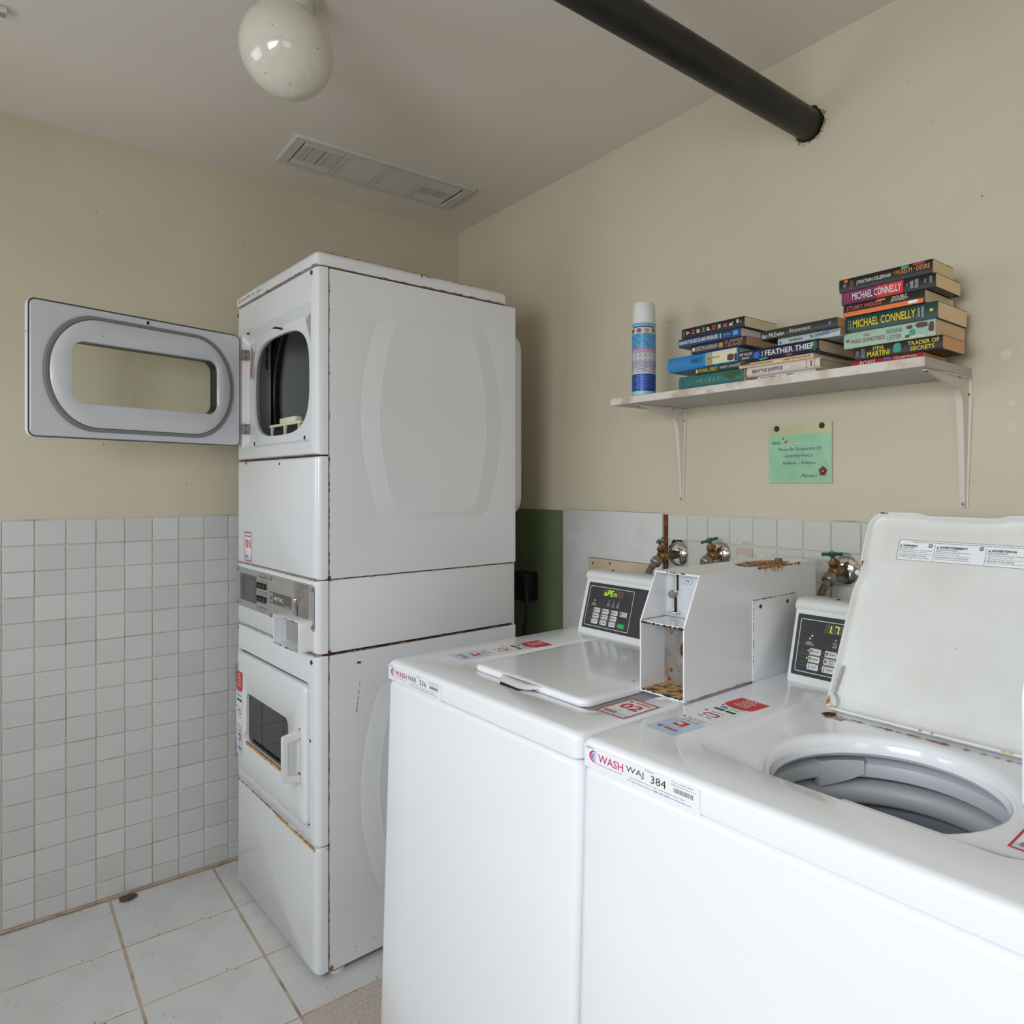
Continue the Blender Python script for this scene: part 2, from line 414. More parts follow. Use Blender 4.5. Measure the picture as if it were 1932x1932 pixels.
# floor: grout bed and 305 mm tiles, each a part
fl = struct(box('floor', floor_grout, None, 0, RX, RY, 0, -0.05, -0.0012))
FT = 0.2988
bm = bmesh.new(); add_box(bm, -FT / 2 + 0.0028, FT / 2 - 0.0028, -FT / 2 + 0.0028, FT / 2 - 0.0028, -0.008, 0, 0.0012, 1)
ftm = bpy.data.meshes.new('floor_tile'); bm.to_mesh(ftm); bm.free(); ftm.materials.append(floor_tile)
ftm2 = ftm.copy(); ftm2.materials[0] = floor_tan
for i in range(-1, 13):
    for j in range(-9, 1):
        cx = 0.016 + FT * (i + 0.5); cy = -0.9875 + 0.3005 * (j + 5.5) - 0.3005 * 0
        x0, x1, y0, y1 = cx - FT / 2, cx + FT / 2, cy - FT / 2, cy + FT / 2
        if x1 < 0.05 or x0 > RX - 0.03 or y1 < RY + 0.03 or y0 > -0.03: continue
        tan = (x0 > 0.85 and y0 > -1.05)
        me = ftm2 if tan else ftm
        if x0 < 0 or y1 > 0 or y0 < RY or x1 > RX:     # cut tile against the wall
            bm = bmesh.new(); add_box(bm, max(x0 + 0.0028, 0.001), min(x1 - 0.0028, RX - 0.001), max(y0 + 0.0028, RY + 0.001), min(y1 - 0.0028, -0.001), -0.008, 0, 0.0012, 1)
            finish('floor_tile', bm, floor_tan if tan else floor_tile, fl, None)
        else: link('floor_tile', me, fl, (cx, cy, rnd.uniform(-0.0004, 0.0002)))

# wall tiles
TT = 1.2256
bm = bmesh.new(); g = TP / 2 - 0.00125
add_loft(bm, [xy(rr(0, 0, 2 * g, 2 * g, 0.003, 2, 0), -0.004), xy(rr(0, 0, 2 * g, 2 * g, 0.003, 2, 0), 0.0016), xy(rr(0, 0, 2 * g - 0.003, 2 * g - 0.003, 0.003, 2, 0), 0.0030)], False, True)
bmesh.ops.recalc_face_normals(bm, faces=bm.faces)
tm = bpy.data.meshes.new('tile'); bm.to_mesh(tm); bm.free(); tm.materials.append(tile_m)
tm.polygons.foreach_set('use_smooth', [False] * len(tm.polygons))
tm_r = tm.copy(); tm_r.materials[0] = tile_r
gl = box('grout', grout_m, wl, 0, 0.0035, RY, -0.001, 0, TT + 0.003)
box('grout_line', grout_low, wl, 0, 0.010, RY, -0.001, -0.001, 0.005, 0.0025, 2)
Y0 = -1.5558
def jit(): return rnd.uniform(-0.004, 0.004)
for j in range(-4, 10):
    for i in range(16):
        zt = TT - i * TP; yc = Y0 + (j + 0.5) * TP
        if i == 15:
            bm = bmesh.new(); h = zt - 0.009
            add_loft(bm, [[(x, y, z) for (y, z) in rr(yc, 0.008 + h / 2, 2 * g, h - 0.001, 0.003, 2, 0)] for x in (0.001, 0.0051)] + [[(0.0066, y, z) for (y, z) in rr(yc, 0.008 + h / 2, 2 * g - 0.003, h - 0.004, 0.003, 2, 0)]], False, True)
            finish('tile', bm, tile_m, wl, None)
        else:
            link('tile', tm, wl, (0.0035 + rnd.uniform(-.0003, .0003), yc + rnd.uniform(-.0004, .0004), zt - TP / 2 + rnd.uniform(-.0004, .0004)), (PI / 2 + jit(), 0, PI / 2 + jit()))
bm = bmesh.new()
for j in range(10, 20):
    for i in range(16):
        zt = TT - i * TP; yc = Y0 + (j + 0.5) * TP; z0 = max(zt - TP + 0.00125, 0.008)
        add_box(bm, 0.001, 0.0066, yc - g, min(yc + g, -0.002), z0, zt - 0.00125)
o = finish('tile_field', bm, tile_m, wl, None); o['kind'] = 'stuff'
# right wall tiles
TR = 1.2447; XR0 = 1.2496
box('grout', grout_m, wr, XR0 - 0.002, 3.0, -0.0035, 0, 0, TR + 0.003)
for j in range(0, 14):
    for i in range(4):
        xc = XR0 + (j + 0.5) * TP; zc = TR - (i + 0.5) * TP
        if j == 0 and i == 1: continue      # the broken-out tile behind the first tap
        link('tile', tm_r, wr, (xc, -0.0035, zc), (PI / 2 + jit(), jit(), jit()))
bm = bmesh.new()
for j in range(0, 22):
    for i in range(0, 16):
        if j < 14 and i < 4: continue
        xc = XR0 + (j + 0.5) * TP; zt = TR - i * TP
        add_box(bm, xc - g, xc + g, -0.0066, -0.001, max(zt - TP + 0.00125, 0.004), zt - 0.00125)
o = finish('tile_field', bm, tile_r, wr, None); o['kind'] = 'stuff'
blot('wall_hole', dark_gap, wr, (1.288, -0.0037, 1.130), (1, 0, 0), (0, 0, 1), 0.042, 0.043, 3, 0.0002, 26, 0.18)
for k, (xa, za, xb, zb_) in enumerate(((1.504, 1.179, 1.558, 1.1715), (1.506, 1.164, 1.559, 1.132), (1.567, 1.149, 1.632, 1.130), (1.645, 1.149, 1.711, 1.130), (1.721, 1.150, 1.784, 1.130))):
    r_ = random.Random(60 + k); n_ = 14; ik = Ink((0, -0.0067, 0), (1, 0, 0), (0, 0, 1), 0.0005)
    top_ = [(xa + (xb - xa) * q / n_, za - 0.10 * (za - zb_) * r_.random()) for q in range(n_ + 1)]; bot_ = [(xa + (xb - xa) * q / n_, zb_ + 0.30 * (za - zb_) * r_.random()) for q in range(n_ + 1)]
    ik.poly(tile_stain, bot_ + top_[::-1]); ik.build(wr, {'adhesive_marks': 'adhesive_mark'})
# stains and scuffs on the paint of the right wall
for k, (x, z, rx, rz) in enumerate(((2.18, 1.60, .012, .012), (2.19, 1.50, .008, .006), (0.62, 1.42, .012, .004), (2.19, 1.45, .010, .012))):
    blot('plaster_patch', wall_patch, wr, (x, 0, z), (1, 0, 0), (0, 0, 1), rx, rz, 40 + k, 0.0006, 14, 0.2)

# wall panels
gp = box('wall_panel', green_pan, None, 0.30, 0.7465, -0.006, -0.0002, 0.004, 1.242, 0.001, 1)
tag(gp, 'green painted panel on the wall behind the stacked dryers', 'wall panel')
wp = thing('wall_panel', 'tall white painted panel on the wall between green panel and tiles', 'wall panel', (0.99, 0, 0))
box('board', white_pan, wp, -0.243, 0.243, -0.013, -0.0002, 0.004, 1.2465, 0.002, 2)
rust_run(wood_rot, wp, (-0.24, -0.0095, 1.2472), (0.24, -0.0095, 1.2472), (0, 0, 1), 0.006, 3, 30, 0.0003, name='dirt_line')
ws = thing('wood_strip', 'torn rusty brown wood strip at right edge of white wall panel', 'wood strip', (1.2425, 0, 0))
bm = bmesh.new(); r_ = random.Random(5); lp = []
for k in range(24):
    z = 0.02 + k * (1.243 - 0.02) / 23; wv = 0.0055 + 0.002 * r_.random()
    lp.append([(-wv, -0.0085, z), (wv, -0.0085 - 0.001 * r_.random(), z), (wv, -0.0005, z), (-wv, -0.0005, z)])
add_loft(bm, lp); finish('strip', bm, wood_rot, ws)
bm = bmesh.new(); r_ = random.Random(9)
for k in range(7):
    z0 = 1.095 + 0.012 * k; a = r_.uniform(-0.03, -0.008)
    bm.faces.new([bm.verts.new(p) for p in ((-0.005, -0.0142, z0), (-0.005, -0.0142, z0 + 0.008), (a, -0.0152, z0 + 0.010 * r_.random()))])
finish('splinters', bm, wood_rot, ws, None, normals=False)['kind'] = 'stuff'
bb = thing('backing_board', 'beige board with dark nail holes low on white wall panel', 'board', (1.05, -0.013, 0))
box('board', board_m, bb, -0.144, 0.144, -0.017, -0.0003, 0.62, 1.088, 0.002, 2)
for x, z in ((-0.12, 1.07), (-0.035, 1.076), (0.10, 1.056), (-0.09, 1.048)):
    lathe('nail_hole', dark_gap, bb, [(0.004, 0), (0.0038, 0.0004), (0, 0.0005)], (x, -0.017, z), (0, -1, 0), 10)
rust_run(wood_rot, bb, (-0.143, -0.015, 1.0883), (0.143, -0.015, 1.0883), (0, 0, 1), 0.006, 13, 30, 0.0003, name='dirt_line')

# ------------------------------------------------------------------ ceiling: lamp, vent, pipe, fitting
cl = thing('ceiling_lamp', 'unlit white opal glass globe lamp on the ceiling', 'lamp', (1.077, -1.074, H))
gx = 0.0995; gc = -(H - 2.31)
prof = []
for k in range(33):
    a = math.radians(-90 + 150 * k / 32) ; prof.append((gx * math.cos(a), gc + gx * math.sin(a)))
prof += [(0.048, gc + 0.094), (0.046, gc + 0.098)]
lathe('globe', opal, cl, prof, (0, 0, 0), (0, 0, 1), 48)
lathe('fitter', plastic_w, cl, [(0.052, -0.052), (0.056, -0.050), (0.056, -0.014), (0.068, -0.010), (0.07, -0.0002)], (0, 0, 0), (0, 0, 1), 36, cap1=True)
rust_run(rust_dark, cl, (0.02, -0.05, -0.053), (0.05, 0.02, -0.053), (0.6, -0.6, -0.5), 0.008, 21, 10, 0.004)

cv = thing('ceiling_vent', 'long dusty white louvred exhaust vent on ceiling near corner', 'vent', (0.331, -0.515, H), -0.6)
vw, vl = 0.232, 0.656            # x, y
lpo = rr(0, 0, vw, vl, 0.004, 3, 3); lpi = rr(0, 0, vw - 0.052, vl - 0.07, 0.003, 3, 3)
loft('frame', vent_m, cv, [xy(lpo, -0.0003), xy(lpo, -0.004), xy(rr(0, 0, vw - 0.008, vl - 0.008, 0.004, 3, 3), -0.0105), xy(rr(0, 0, vw - 0.048, vl - 0.066, 0.003, 3, 3), -0.0105), xy(lpi, -0.001)], False, False)
box('backing', rust_dark, cv, -vw / 2 + 0.025, vw / 2 - 0.025, -vl / 2 + 0.034, vl / 2 - 0.034, -0.0012, -0.0004)
y0 = -vl / 2 + 0.035; sec = (vl - 0.07) / 4
for k in range(1, 4): box('divider', vent_m, cv, -0.09, 0.09, y0 + k * sec - 0.010, y0 + k * sec + 0.010, -0.0105, -0.0012, 0.0008, 1)
bm = bmesh.new(); sl = 18; pw = (vw - 0.054) / sl
add_loft(bm, [[(-pw * 0.42, y, -0.0106), (pw * 0.27, y, -0.0076), (pw * 0.27, y, -0.0066), (-pw * 0.42, y, -0.0094)] for y in (-sec / 2 + 0.002, sec / 2 - 0.0135)])
bmesh.ops.recalc_face_normals(bm, faces=bm.faces)
slm = bpy.data.meshes.new('slat'); bm.to_mesh(slm); bm.free(); slm.materials.append(vent_m)
slm2 = slm.copy(); slm2.materials[0] = vent_dirty
for k in range(4):
    for i in range(sl): link('slat', slm2 if (k == 0 and 3 < i < 16) or (k == 3 and 5 < i < 12) else slm, cv, (-vw / 2 + 0.027 + pw * (i + 0.5), y0 + sec * (k + 0.5), 0))
for yy in (-vl / 2 + 0.016, vl / 2 - 0.016): screw(cv, (0.0, yy, -0.0105), (0, 0, -1), 0.004, vent_m)

pp = thing('drain_pipe', 'thick black plastic pipe running under ceiling into the wall', 'pipe', (1.729, 0, 2.244))
lathe('pipe', pipe_m, pp, [(0.0372, 0.0), (0.0372, 0.9), (0.0372, 1.8), (0.0372, 2.6)], (0, -0.001, 0), (0, -1, 0), 40)
bm = bmesh.new(); r_ = random.Random(2); A = []; B = []
for k in range(40):
    a = 2 * PI * k / 40; ro = 0.040 + 0.003 * r_.random() + (0.006 if 60 < math.degrees(a) < 130 else 0)
    A.append((0.0374 * math.cos(a), 0.0374 * math.sin(a))); B.append((ro * math.cos(a), ro * math.sin(a)))
add_loft(bm, [[(x, -0.0012, z) for x, z in A], [(x, -0.0012, z) for x, z in B]], False, False); finish('wall_hole', bm, dark_gap, pp, None, normals=False)
bm = bmesh.new()
for k in range(26):
    a = math.radians(r_.uniform(-150, 40)); ro = r_.uniform(0.040, 0.046); q = r_.uniform(0.003, 0.008)
    c_ = Vector((ro * math.cos(a), -0.002, ro * math.sin(a)))
    t_ = Vector((-math.sin(a), 0, math.cos(a)))
    bm.faces.new([bm.verts.new(c_ + t_ * q), bm.verts.new(c_ - t_ * q * 0.7 + Vector((0, -0.004 * r_.random(), 0))), bm.verts.new(c_ + Vector((math.cos(a), 0, math.sin(a))) * q)])
finish('torn_plaster', bm, stain_brown, pp, None, normals=False)['kind'] = 'stuff'
# faint worn print on the pipe, on its upper near flank
ang = math.radians(20); nr = Vector((math.cos(ang), 0, math.sin(ang)))
ik = Ink(nr * 0.0374, (0, -1, 0), (-math.sin(ang), 0, math.cos(ang)), 0.0004)
for (a0, n_) in ((0.548, 11), (0.655, 5)):
    for q in range(n_): ik.rect(pipe_print, a0 + q * 0.006, 0.002, a0 + q * 0.006 + 0.0035, 0.010 + 0.002 * rnd.random())
    for q in range(n_): ik.rect(pipe_print, a0 + q * 0.005, -0.003, a0 + q * 0.005 + 0.003, -0.0005)
ik.build(pp, {'white_print': 'printed_marks'})

cf = thing('ceiling_hook', 'small white plastic clip on ceiling at far left', 'hook', (0.592, -1.565, H))
box('clip', plastic_w, cf, -0.02, 0.014, -0.03, 0.012, -0.014, -0.0003, 0.004, 2)
box('slot', plastic_dg, cf, -0.012, 0.006, -0.006, 0.008, -0.0165, -0.0142, 0.001, 1)

# ------------------------------------------------------------------ stacked dryers
DR = thing('stacked_dryer', 'tall white stacked pair of coin dryers with upper door open', 'dryer', (0.8193, -0.8820, 0), 2.7259)
X0, X1, YF, YB = -0.658, 0.0, -0.0354, 0.634
XC = (X0 + X1) / 2
def front_panel(name, z0, z1, inner=None, m=enamel2, parent=DR, ang=40):
    """folded sheet front with rounded flanks; inner = list of (loop, y) leading into an opening"""
    W_, H_, zc = X1 - X0, z1 - z0, (z0 + z1) / 2
    L_ = []
    for y, ix, iz, r in ((-0.002, 0.0, 0.0, 0.003), (-0.019, 0.0, 0.0, 0.003), (-0.027, 0.003, 0.001, 0.004), (-0.033, 0.010, 0.003, 0.006), (YF, 0.020, 0.006, 0.008)):
        L_.append(xz(rr(XC, zc, W_ - 2 * ix, H_ - 2 * iz, r, 10, 14), y))
    if inner: L_ += [xz(lp, y) for lp, y in inner]
    return loft(name, m, parent, L_, False, inner is None, ang)
def emboss_side(name, z0, z1, zo, x=0.0, sgn=1):
    """flat side sheet with two nested barrel-shaped pressed ridges"""
    base = rr((0.001 + YB) / 2, (z0 + z1) / 2, YB - 0.001, z1 - z0, 0.003, 7, 8)
    def barrel(cy, cz, hw, hh, bulge, r=0.03):
        out = []
        for a, b in rr(cy, cz, 2 * hw, 2 * hh, r, 7, 8):
            f = 1 - ((b - cz) / hh) ** 2; out.append((cy + (a - cy) * (1 + bulge * max(f, 0)), b))
        return out
    def lay(lp, d): return [(x + sgn * d, a, b) for a, b in lp]
    A = [lay(base, -0.006), lay(base, 0)]
    c = 0.333
    for (hw, hh, bl, d) in ((0.188, 0.304, 0.34, 0.0), (0.181, 0.297, 0.34, -0.0013), (0.174, 0.290, 0.34, 0.0), (0.138, 0.285, 0.40, 0.0), (0.132, 0.279, 0.40, 0.0012), (0.126, 0.273, 0.40, 0.0), (0.094, 0.234, 0.42, 0.0), (0.088, 0.228, 0.42, -0.0008)):
        A.append(lay(barrel(c, zo, hw, hh, bl), d))
    return loft(name, enamel2, DR, A, False, True, 12)
# upper dryer
for sx, nm in ((0.0, 1), (X0, -1)): emboss_side('side_panel', 1.0785, 1.921, 1.53, sx, nm)
for sx, nm in ((0.0, 1), (X0, -1)): emboss_side('side_panel', 0.014, 0.870, 0.47, sx, nm)
for sx, nm in ((-0.004, 1), (X0 + 0.004, -1)): box('side_panel', enamel2, DR, min(sx, sx - nm * 0.008), max(sx, sx - nm * 0.008), 0.001, 0.628, 0.8765, 1.0745, 0.002, 2)
box('back_panel', enamel2, DR, X0 + 0.01, -0.008, YB - 0.004, YB + 0.001, 0.016, 1.918)
# rear duct cover showing past the back edge
lpb = rr(XC, 1.54, 0.60, 0.61, 0.05)
loft('rear_cover', enamel2, DR, [xz(lpb, YB), xz(lpb, YB + 0.045), xz(rr(XC, 1.54, 0.58, 0.59, 0.05), YB + 0.056)], False, True, 50)
# inner frames seen dark through the seams
box('seam_core', dark_gap, DR, X0 + 0.006, -0.0075, -0.012, 0.62, 0.02, 0.872)
box('seam_core', dark_gap, DR, X0 + 0.009, -0.013, -0.012, 0.62, 0.872, 1.0785)
box('seam_core', dark_gap, DR, -0.022, -0.0075, -0.012, 0.62, 1.0785, 1.918)
box('seam_core', dark_gap, DR, X0 + 0.008, X0 + 0.022, -0.012, 0.62, 1.0785, 1.918)
box('seam_core', rust_dark, DR, X0 + 0.012, -0.010, -0.018, 0.01, 1.405, 1.420)
box('seam_core', rust_dark, DR, X0 + 0.012, -0.010, -0.018, 0.01, 1.90, 1.927)
# top cap
Lc = []
for z, i in ((1.9265, 0.0), (1.950, 0.0), (1.958, 0.002), (1.963, 0.007), (1.9655, 0.016)):
    Lc.append(xy(rr(XC, 0.283, 0.658 - 2 * i, 0.638 - 2 * i, 0.014), z + 0.0))
loft('top_cap', enamel2, DR, Lc, True, True, 40)
rust_run(rust, DR, (X0 + 0.02, -0.0358, 1.9262), (0.0, -0.0358, 1.9262), (0, -1, 0), 0.007, 31, 60, 0.0006, keep=0.5)
rust_run(rust, DR, (0.0005, -0.02, 1.9245), (0.0005, 0.58, 1.9275), (1, 0, 0), 0.0055, 32, 60, 0.0006, keep=0.5)
rust_run(rust, DR, (0.0, -0.02, 1.9615), (0.0, 0.30, 1.9615), (1, 0, 0.8), 0.006, 33, 50, 0.0012, keep=0.6)
rust_run(rust_dark, DR, (0.0002, 0.283, 1.962), (0.0002, 0.283, 1.951), (1, 0, 0), 0.004, 34, 6, 0.0006)
rust_run(rust, DR, (0.0006, 0.30, 1.9585), (0.0006, 0.47, 1.960), (1, 0, 0.8), 0.005, 35, 30, 0.0008, keep=0.7)

# upper front: recessed surround with a barrel-shaped opening into the drum
zr0, zr1, xr0, xr1 = 1.452, 1.834, -0.604, -0.037
ocx, ocz = -0.328, 1.637
def opening(hw, hh): return circ_like(rr(ocx, ocz, 2 * hw, 2 * hh, 0.05, 10, 14), ocx, ocz, hw, hh, 3.3)
rec = rr((xr0 + xr1) / 2, (zr0 + zr1) / 2, xr1 - xr0, zr1 - zr0, 0.012, 10, 14)
rec2 = rr((xr0 + xr1) / 2, (zr0 + zr1) / 2 - 0.006, xr1 - xr0 - 0.016, zr1 - zr0 - 0.034, 0.016, 10, 14)
front_panel('front_panel', 1.4155, 1.9235, [(rec, YF), (rec2, -0.0154), (opening(0.232, 0.154), -0.0154), (opening(0.230, 0.152), -0.0142), (opening(0.2295, 0.1515), -0.006)], ang=24)
lathe('drum', drum_m, DR, [(0.300, 0.094), (0.305, 0.098), (0.305, 0.36), (0.298, 0.368), (0.305, 0.376), (0.305, 0.57), (0.0, 0.572)], (ocx, 0, ocz), (0, 1, 0), 48)
lathe('drum_seal', black_pl, DR, [(0.320, 0.066), (0.284, 0.067), (0.282, 0.072), (0.290, 0.090), (0.300, 0.094)], (ocx, 0, ocz), (0, 1, 0), 48)
loft('drum_collar', drum_front, DR, [xz(opening(0.2295, 0.1515), -0.006), xz(opening(0.236, 0.160), 0.006), xz(rr(ocx, ocz, 0.580, 0.500, 0.10, 10, 14), 0.012), xz(rr(ocx, ocz, 0.584, 0.504, 0.10, 10, 14), 0.062), xz(rr(ocx, ocz, 0.62, 0.54, 0.10, 10, 14), 0.064)], False, False, 50)
rust_run(rust_dark, DR, (-0.616, 0.046, 1.812), (-0.616, 0.046, 1.725), (1, 0, 0), 0.010, 36, 30, 0.004)
for a in (150, 270, 30):
    c_, s_ = math.cos(math.radians(a)), math.sin(math.radians(a))
    P_ = []
    for y in (0.20, 0.54):
        P_.append([(ocx + (0.302 - d) * c_ - t * s_, y, ocz + (0.302 - d) * s_ + t * c_) for d, t in ((0, -0.05), (0.05, -0.018), (0.062, 0), (0.05, 0.018), (0, 0.05))])
    loft('drum_vane', drum_m, DR, P_, True, True, 40)
# lint filter standing in the lower edge of the opening
lf = box('lint_filter', lint_m, DR, -0.470, -0.215, 0.005, 0.050, 1.516, 1.524, 0.002, 1)
box('lip', lint_m, lf, -0.405, -0.275, 0.012, 0.036, 1.524, 1.543, 0.006, 2)
bm = bmesh.new(); 
for a, b in ((-0.458, -0.452), (-0.348, -0.340), (-0.236, -0.228)): add_box(bm, a, b, 0.006, 0.014, 1.478, 1.516)
finish('ribs', bm, lint_m, lf); box('screen', dark_gap, lf, -0.452, -0.236, 0.012, 0.016, 1.478, 1.508)
# latch, screws, warning labels on the surround
tube('door_catch', screw_m, DR, [(-0.300, -0.016, 1.803), (-0.300, -0.036, 1.803), (-0.300, -0.044, 1.800)], [0.0035, 0.0035, 0.0015], 8)
tube('door_catch', screw_m, DR, [(-0.560, -0.016, 1.828), (-0.555, -0.034, 1.826)], [0.003, 0.0035], 8)
for x, z in ((-0.545, 1.468), (-0.13, 1.468)): lathe('bolt_hole', dark_gap, DR, [(0.006, 0), (0.0055, 0.001), (0, 0.0012)], (x, -0.0154, z), (0, -1, 0), 12)
for cx, cz, rot, sgn in ((-0.562, 1.735, 80, 1), (-0.082, 1.760, -62, 1)):
    a = math.radians(rot); ux = (math.cos(a), 0, math.sin(a)); uy = (-math.sin(a), 0, math.cos(a))
    ik = Ink((cx, -0.0155, cz), ux, uy, 0.0003)
    ik.poly(label_white, [(x, y) for x, y in rr(0, 0, 0.115, 0.034, 0.005, 3, 0)])
    o = ik.build(DR, {'label_white': 'warning_label'})[0]
    ik = Ink((cx, -0.0155, cz), ux, uy, 0.0003, 1)
    ik.frame(grey_ink, rr(0, 0, 0.113, 0.033, 0.005, 3, 0), 0.0012)
    ik.rect(orange_ink, -0.05, 0.008, 0.05, 0.0165, 3)
    for q in range(5): ik.rect(grey_ink, -0.05, 0.004 - q * 0.0042, 0.05 - 0.02 * rnd.random(), 0.0055 - q * 0.0042, 3)
    ik.build(o)
for z in (1.762, 1.518):
    hg = box('hinge', steel_d, DR, -0.604, -0.588, -0.0400, -0.0160, z - 0.017, z + 0.017, 0.0015, 1)
    for d in (-0.010, 0.010): lathe('screw', screw_m, hg, [(0.003, 0), (0, 0.001)], (-0.588, -0.028, z + d), (1, 0, 0), 8)
screw(DR, (-0.030, YF, 1.908), (0, -1, 0), 0.0065); screw(DR, (-0.645, -0.033, 1.900), (0, -1, 0), 0.0075)

# the open door (its own frame: u along the door, inner face +Y)
da = math.radians(-75.99)
wlp = rr(0.2845, 1.642, 0.398, 0.166, 0.030); o_ = rr(0.291, 1.643, 0.582, 0.366, 0.018)
door = loft('door', enamel2, DR, [xz(wlp, -0.030), xz(rr(0.291, 1.643, 0.562, 0.346, 0.018), -0.030), xz(rr(0.291, 1.643, 0.578, 0.362, 0.018), -0.027), xz(o_, -0.020), xz(o_, -0.0022)], False, False)
door.location = (-0.601, -0.040, 0); door.rotation_euler = (0, 0, da)

cxg, czg, hwg, hhg = 0.2895, 1.6415, 0.2605, 0.1605
def stad(hw, hh, e=0, cx=cxg): return err(cx, czg, 2 * hw, 2 * hh, hw * 0.47, hh * 0.97)
def rd(cx, cy, w_, h_, r): return err(cx, cy, w_, h_, r, r)
gl0 = stad(hwg, hhg, 3.2); gl1 = stad(hwg - 0.013, hhg - 0.011, 3.2)
loft('inner_panel', door_liner, door, [xz(rd(0.291, 1.643, 0.574, 0.358, 0.016), -0.003), xz(rd(0.291, 1.643, 0.570, 0.354, 0.014), 0.0), xz(gl0, 0.0), xz(gl0, -0.001)], False, False, 35)
loft('door_gasket', gasket_m, door, [xz(gl0, -0.001), xz(gl0, 0.005), xz(stad(hwg - 0.003, hhg - 0.003, 3.2), 0.008), xz(stad(hwg - 0.010, hhg - 0.009, 3.2), 0.008), xz(gl1, 0.004), xz(gl1, -0.001)], False, False, 40)
loft('window_surround', door_liner, door, [xz(gl1, 0.0), xz(gl1, 0.010), xz(stad(hwg - 0.022, hhg - 0.019, 3.2), 0.017), xz(rd(0.2845, 1.642, 0.414, 0.180, 0.034), 0.018), xz(rd(0.2845, 1.642, 0.404, 0.171, 0.031), 0.016), xz(rd(0.2845, 1.642, 0.400, 0.168, 0.030), 0.006)], False, False, 45)
loft('window_rim', black_pl, door, [xz(rr(0.2845, 1.642, 0.400, 0.168, 0.030), 0.006), xz(rr(0.2845, 1.642, 0.398, 0.166, 0.030), -0.029)], False, False, 45)
loft('window_glass', glass_m, door, [xz(rr(0.2845, 1.642, 0.398, 0.166, 0.030), -0.016)], True, False, None)
box('strike', plastic_w, door, 0.281, 0.297, 0.0, 0.0016, 1.804, 1.820, 0.0005, 1); box('strike_slot', dark_gap, door, 0.2855, 0.2925, 0.0014, 0.0022, 1.8065, 1.8165)
box('cap', plastic_w, door, 0.033, 0.045, 0.0, 0.0012, 1.806, 1.818, 0.0005, 1)
for u, z, l, a in ((0.413, 1.748, 0.012, 42), (0.474, 1.749, 0.006, 45), (0.40, 1.768, 0.004, 40)):
    blot('scuff', stain_brown, door, (u, 0.0182, z), (-math.cos(math.radians(a)), 0, math.sin(math.radians(a))), (math.sin(math.radians(a)), 0, math.cos(math.radians(a))), l / 2, 0.0012, int(u * 1000), 0.0006, 12)
lathe('bumper', screw_m, door, [(0.003, 0), (0, 0.001)], (0.5822, -0.013, 1.735), (1, 0, 0), 8)

# lower front of the upper dryer, with its number sticker
front_panel('front_panel', 1.0775, 1.4115)
rust_run(rust_dark, DR, (X0 + 0.015, -0.034, 1.4135), (-0.004, -0.034, 1.4135), (0, -1, 0), 0.005, 41, 60, 0.0012, keep=0.2)
rust_run(rust, DR, (0.0002, 0.0, 1.4135), (0.0002, 0.0, 1.9), (1, 0, 0), 0.004, 42, 70, 0.0005, keep=0.7)
rust_run(rust_dark, DR, (0.0002, 0.0, 1.08), (0.0002, 0.0, 1.41), (1, 0, 0), 0.004, 43, 40, 0.0005, keep=0.6)
blot('rust_spot', rust, DR, (-0.565, YF, 1.404), (1, 0, 0), (0, 0, 1), 0.008, 0.006, 3); blot('chip', dark_gap, DR, (-0.268, YF, 1.396), (1, 0, 0), (0, 0, 1), 0.006, 0.005, 4)

def swoosh(ik, x, y, r, k=2, sx=1.0):
    ik.crescent(pink_ink, x, y, r, 0, r * 0.60, 60, 300, k, sx); ik.crescent(blue_ink, x + r * 0.30 * sx, y - r * 0.02, r * 0.72, 0, r * 0.50, 75, 270, k, sx)
    ik.crescent(skyblue_ink, x + r * 0.55 * sx, y, r * 0.5, 0, r * 0.40, 85, 255, k, sx)
def number_sticker(parent, c, ux, uy, w_, h_, num, name='number_sticker'):
    ik = Ink(c, ux, uy, 0.0003); ik.rect(label_white, -w_ / 2, -h_ / 2, w_ / 2, h_ / 2); st = ik.build(parent, {'label_white': name})[0]
    ik = Ink(c, ux, uy, 0.0003)
    ik.frame(red_ink, [(-w_ / 2, -h_ / 2), (w_ / 2, -h_ / 2), (w_ / 2, h_ / 2), (-w_ / 2, h_ / 2)], w_ * 0.05, 3)
    ik.rect(label_blue, -w_ * 0.44, -h_ * 0.46, w_ * 0.44, -h_ * 0.30, 2)
    swoosh(ik, -w_ * 0.29, h_ * 0.36, h_ * 0.055, 3, 1.3); ik.text(red_ink, 'WASH', w_ * 0.08, h_ * 0.36, w_ * 0.52, h_ * 0.075, k=3, bold=0.02)
    if num: ik.text(red_ink, num, 0, h_ * 0.10, w_ * 0.66, h_ * 0.30, k=3, bold=0.02)
    for q in range(2): ik.text(grey_ink, ('download the app', 'and scan to pay')[q], -w_ * 0.15, -h_ * (0.17 + 0.05 * q), w_ * 0.42, h_ * 0.028, k=3)
    for q in range(2): ik.rect(red_ink, -w_ * 0.38, -h_ * (0.32 + 0.06 * q), w_ * 0.02, -h_ * (0.29 + 0.06 * q), 4)
    ik.build(st); return st
number_sticker(DR, (-0.543, YF, 1.134), (1, 0, 0), (0, 0, 1), 0.066, 0.094, '01')
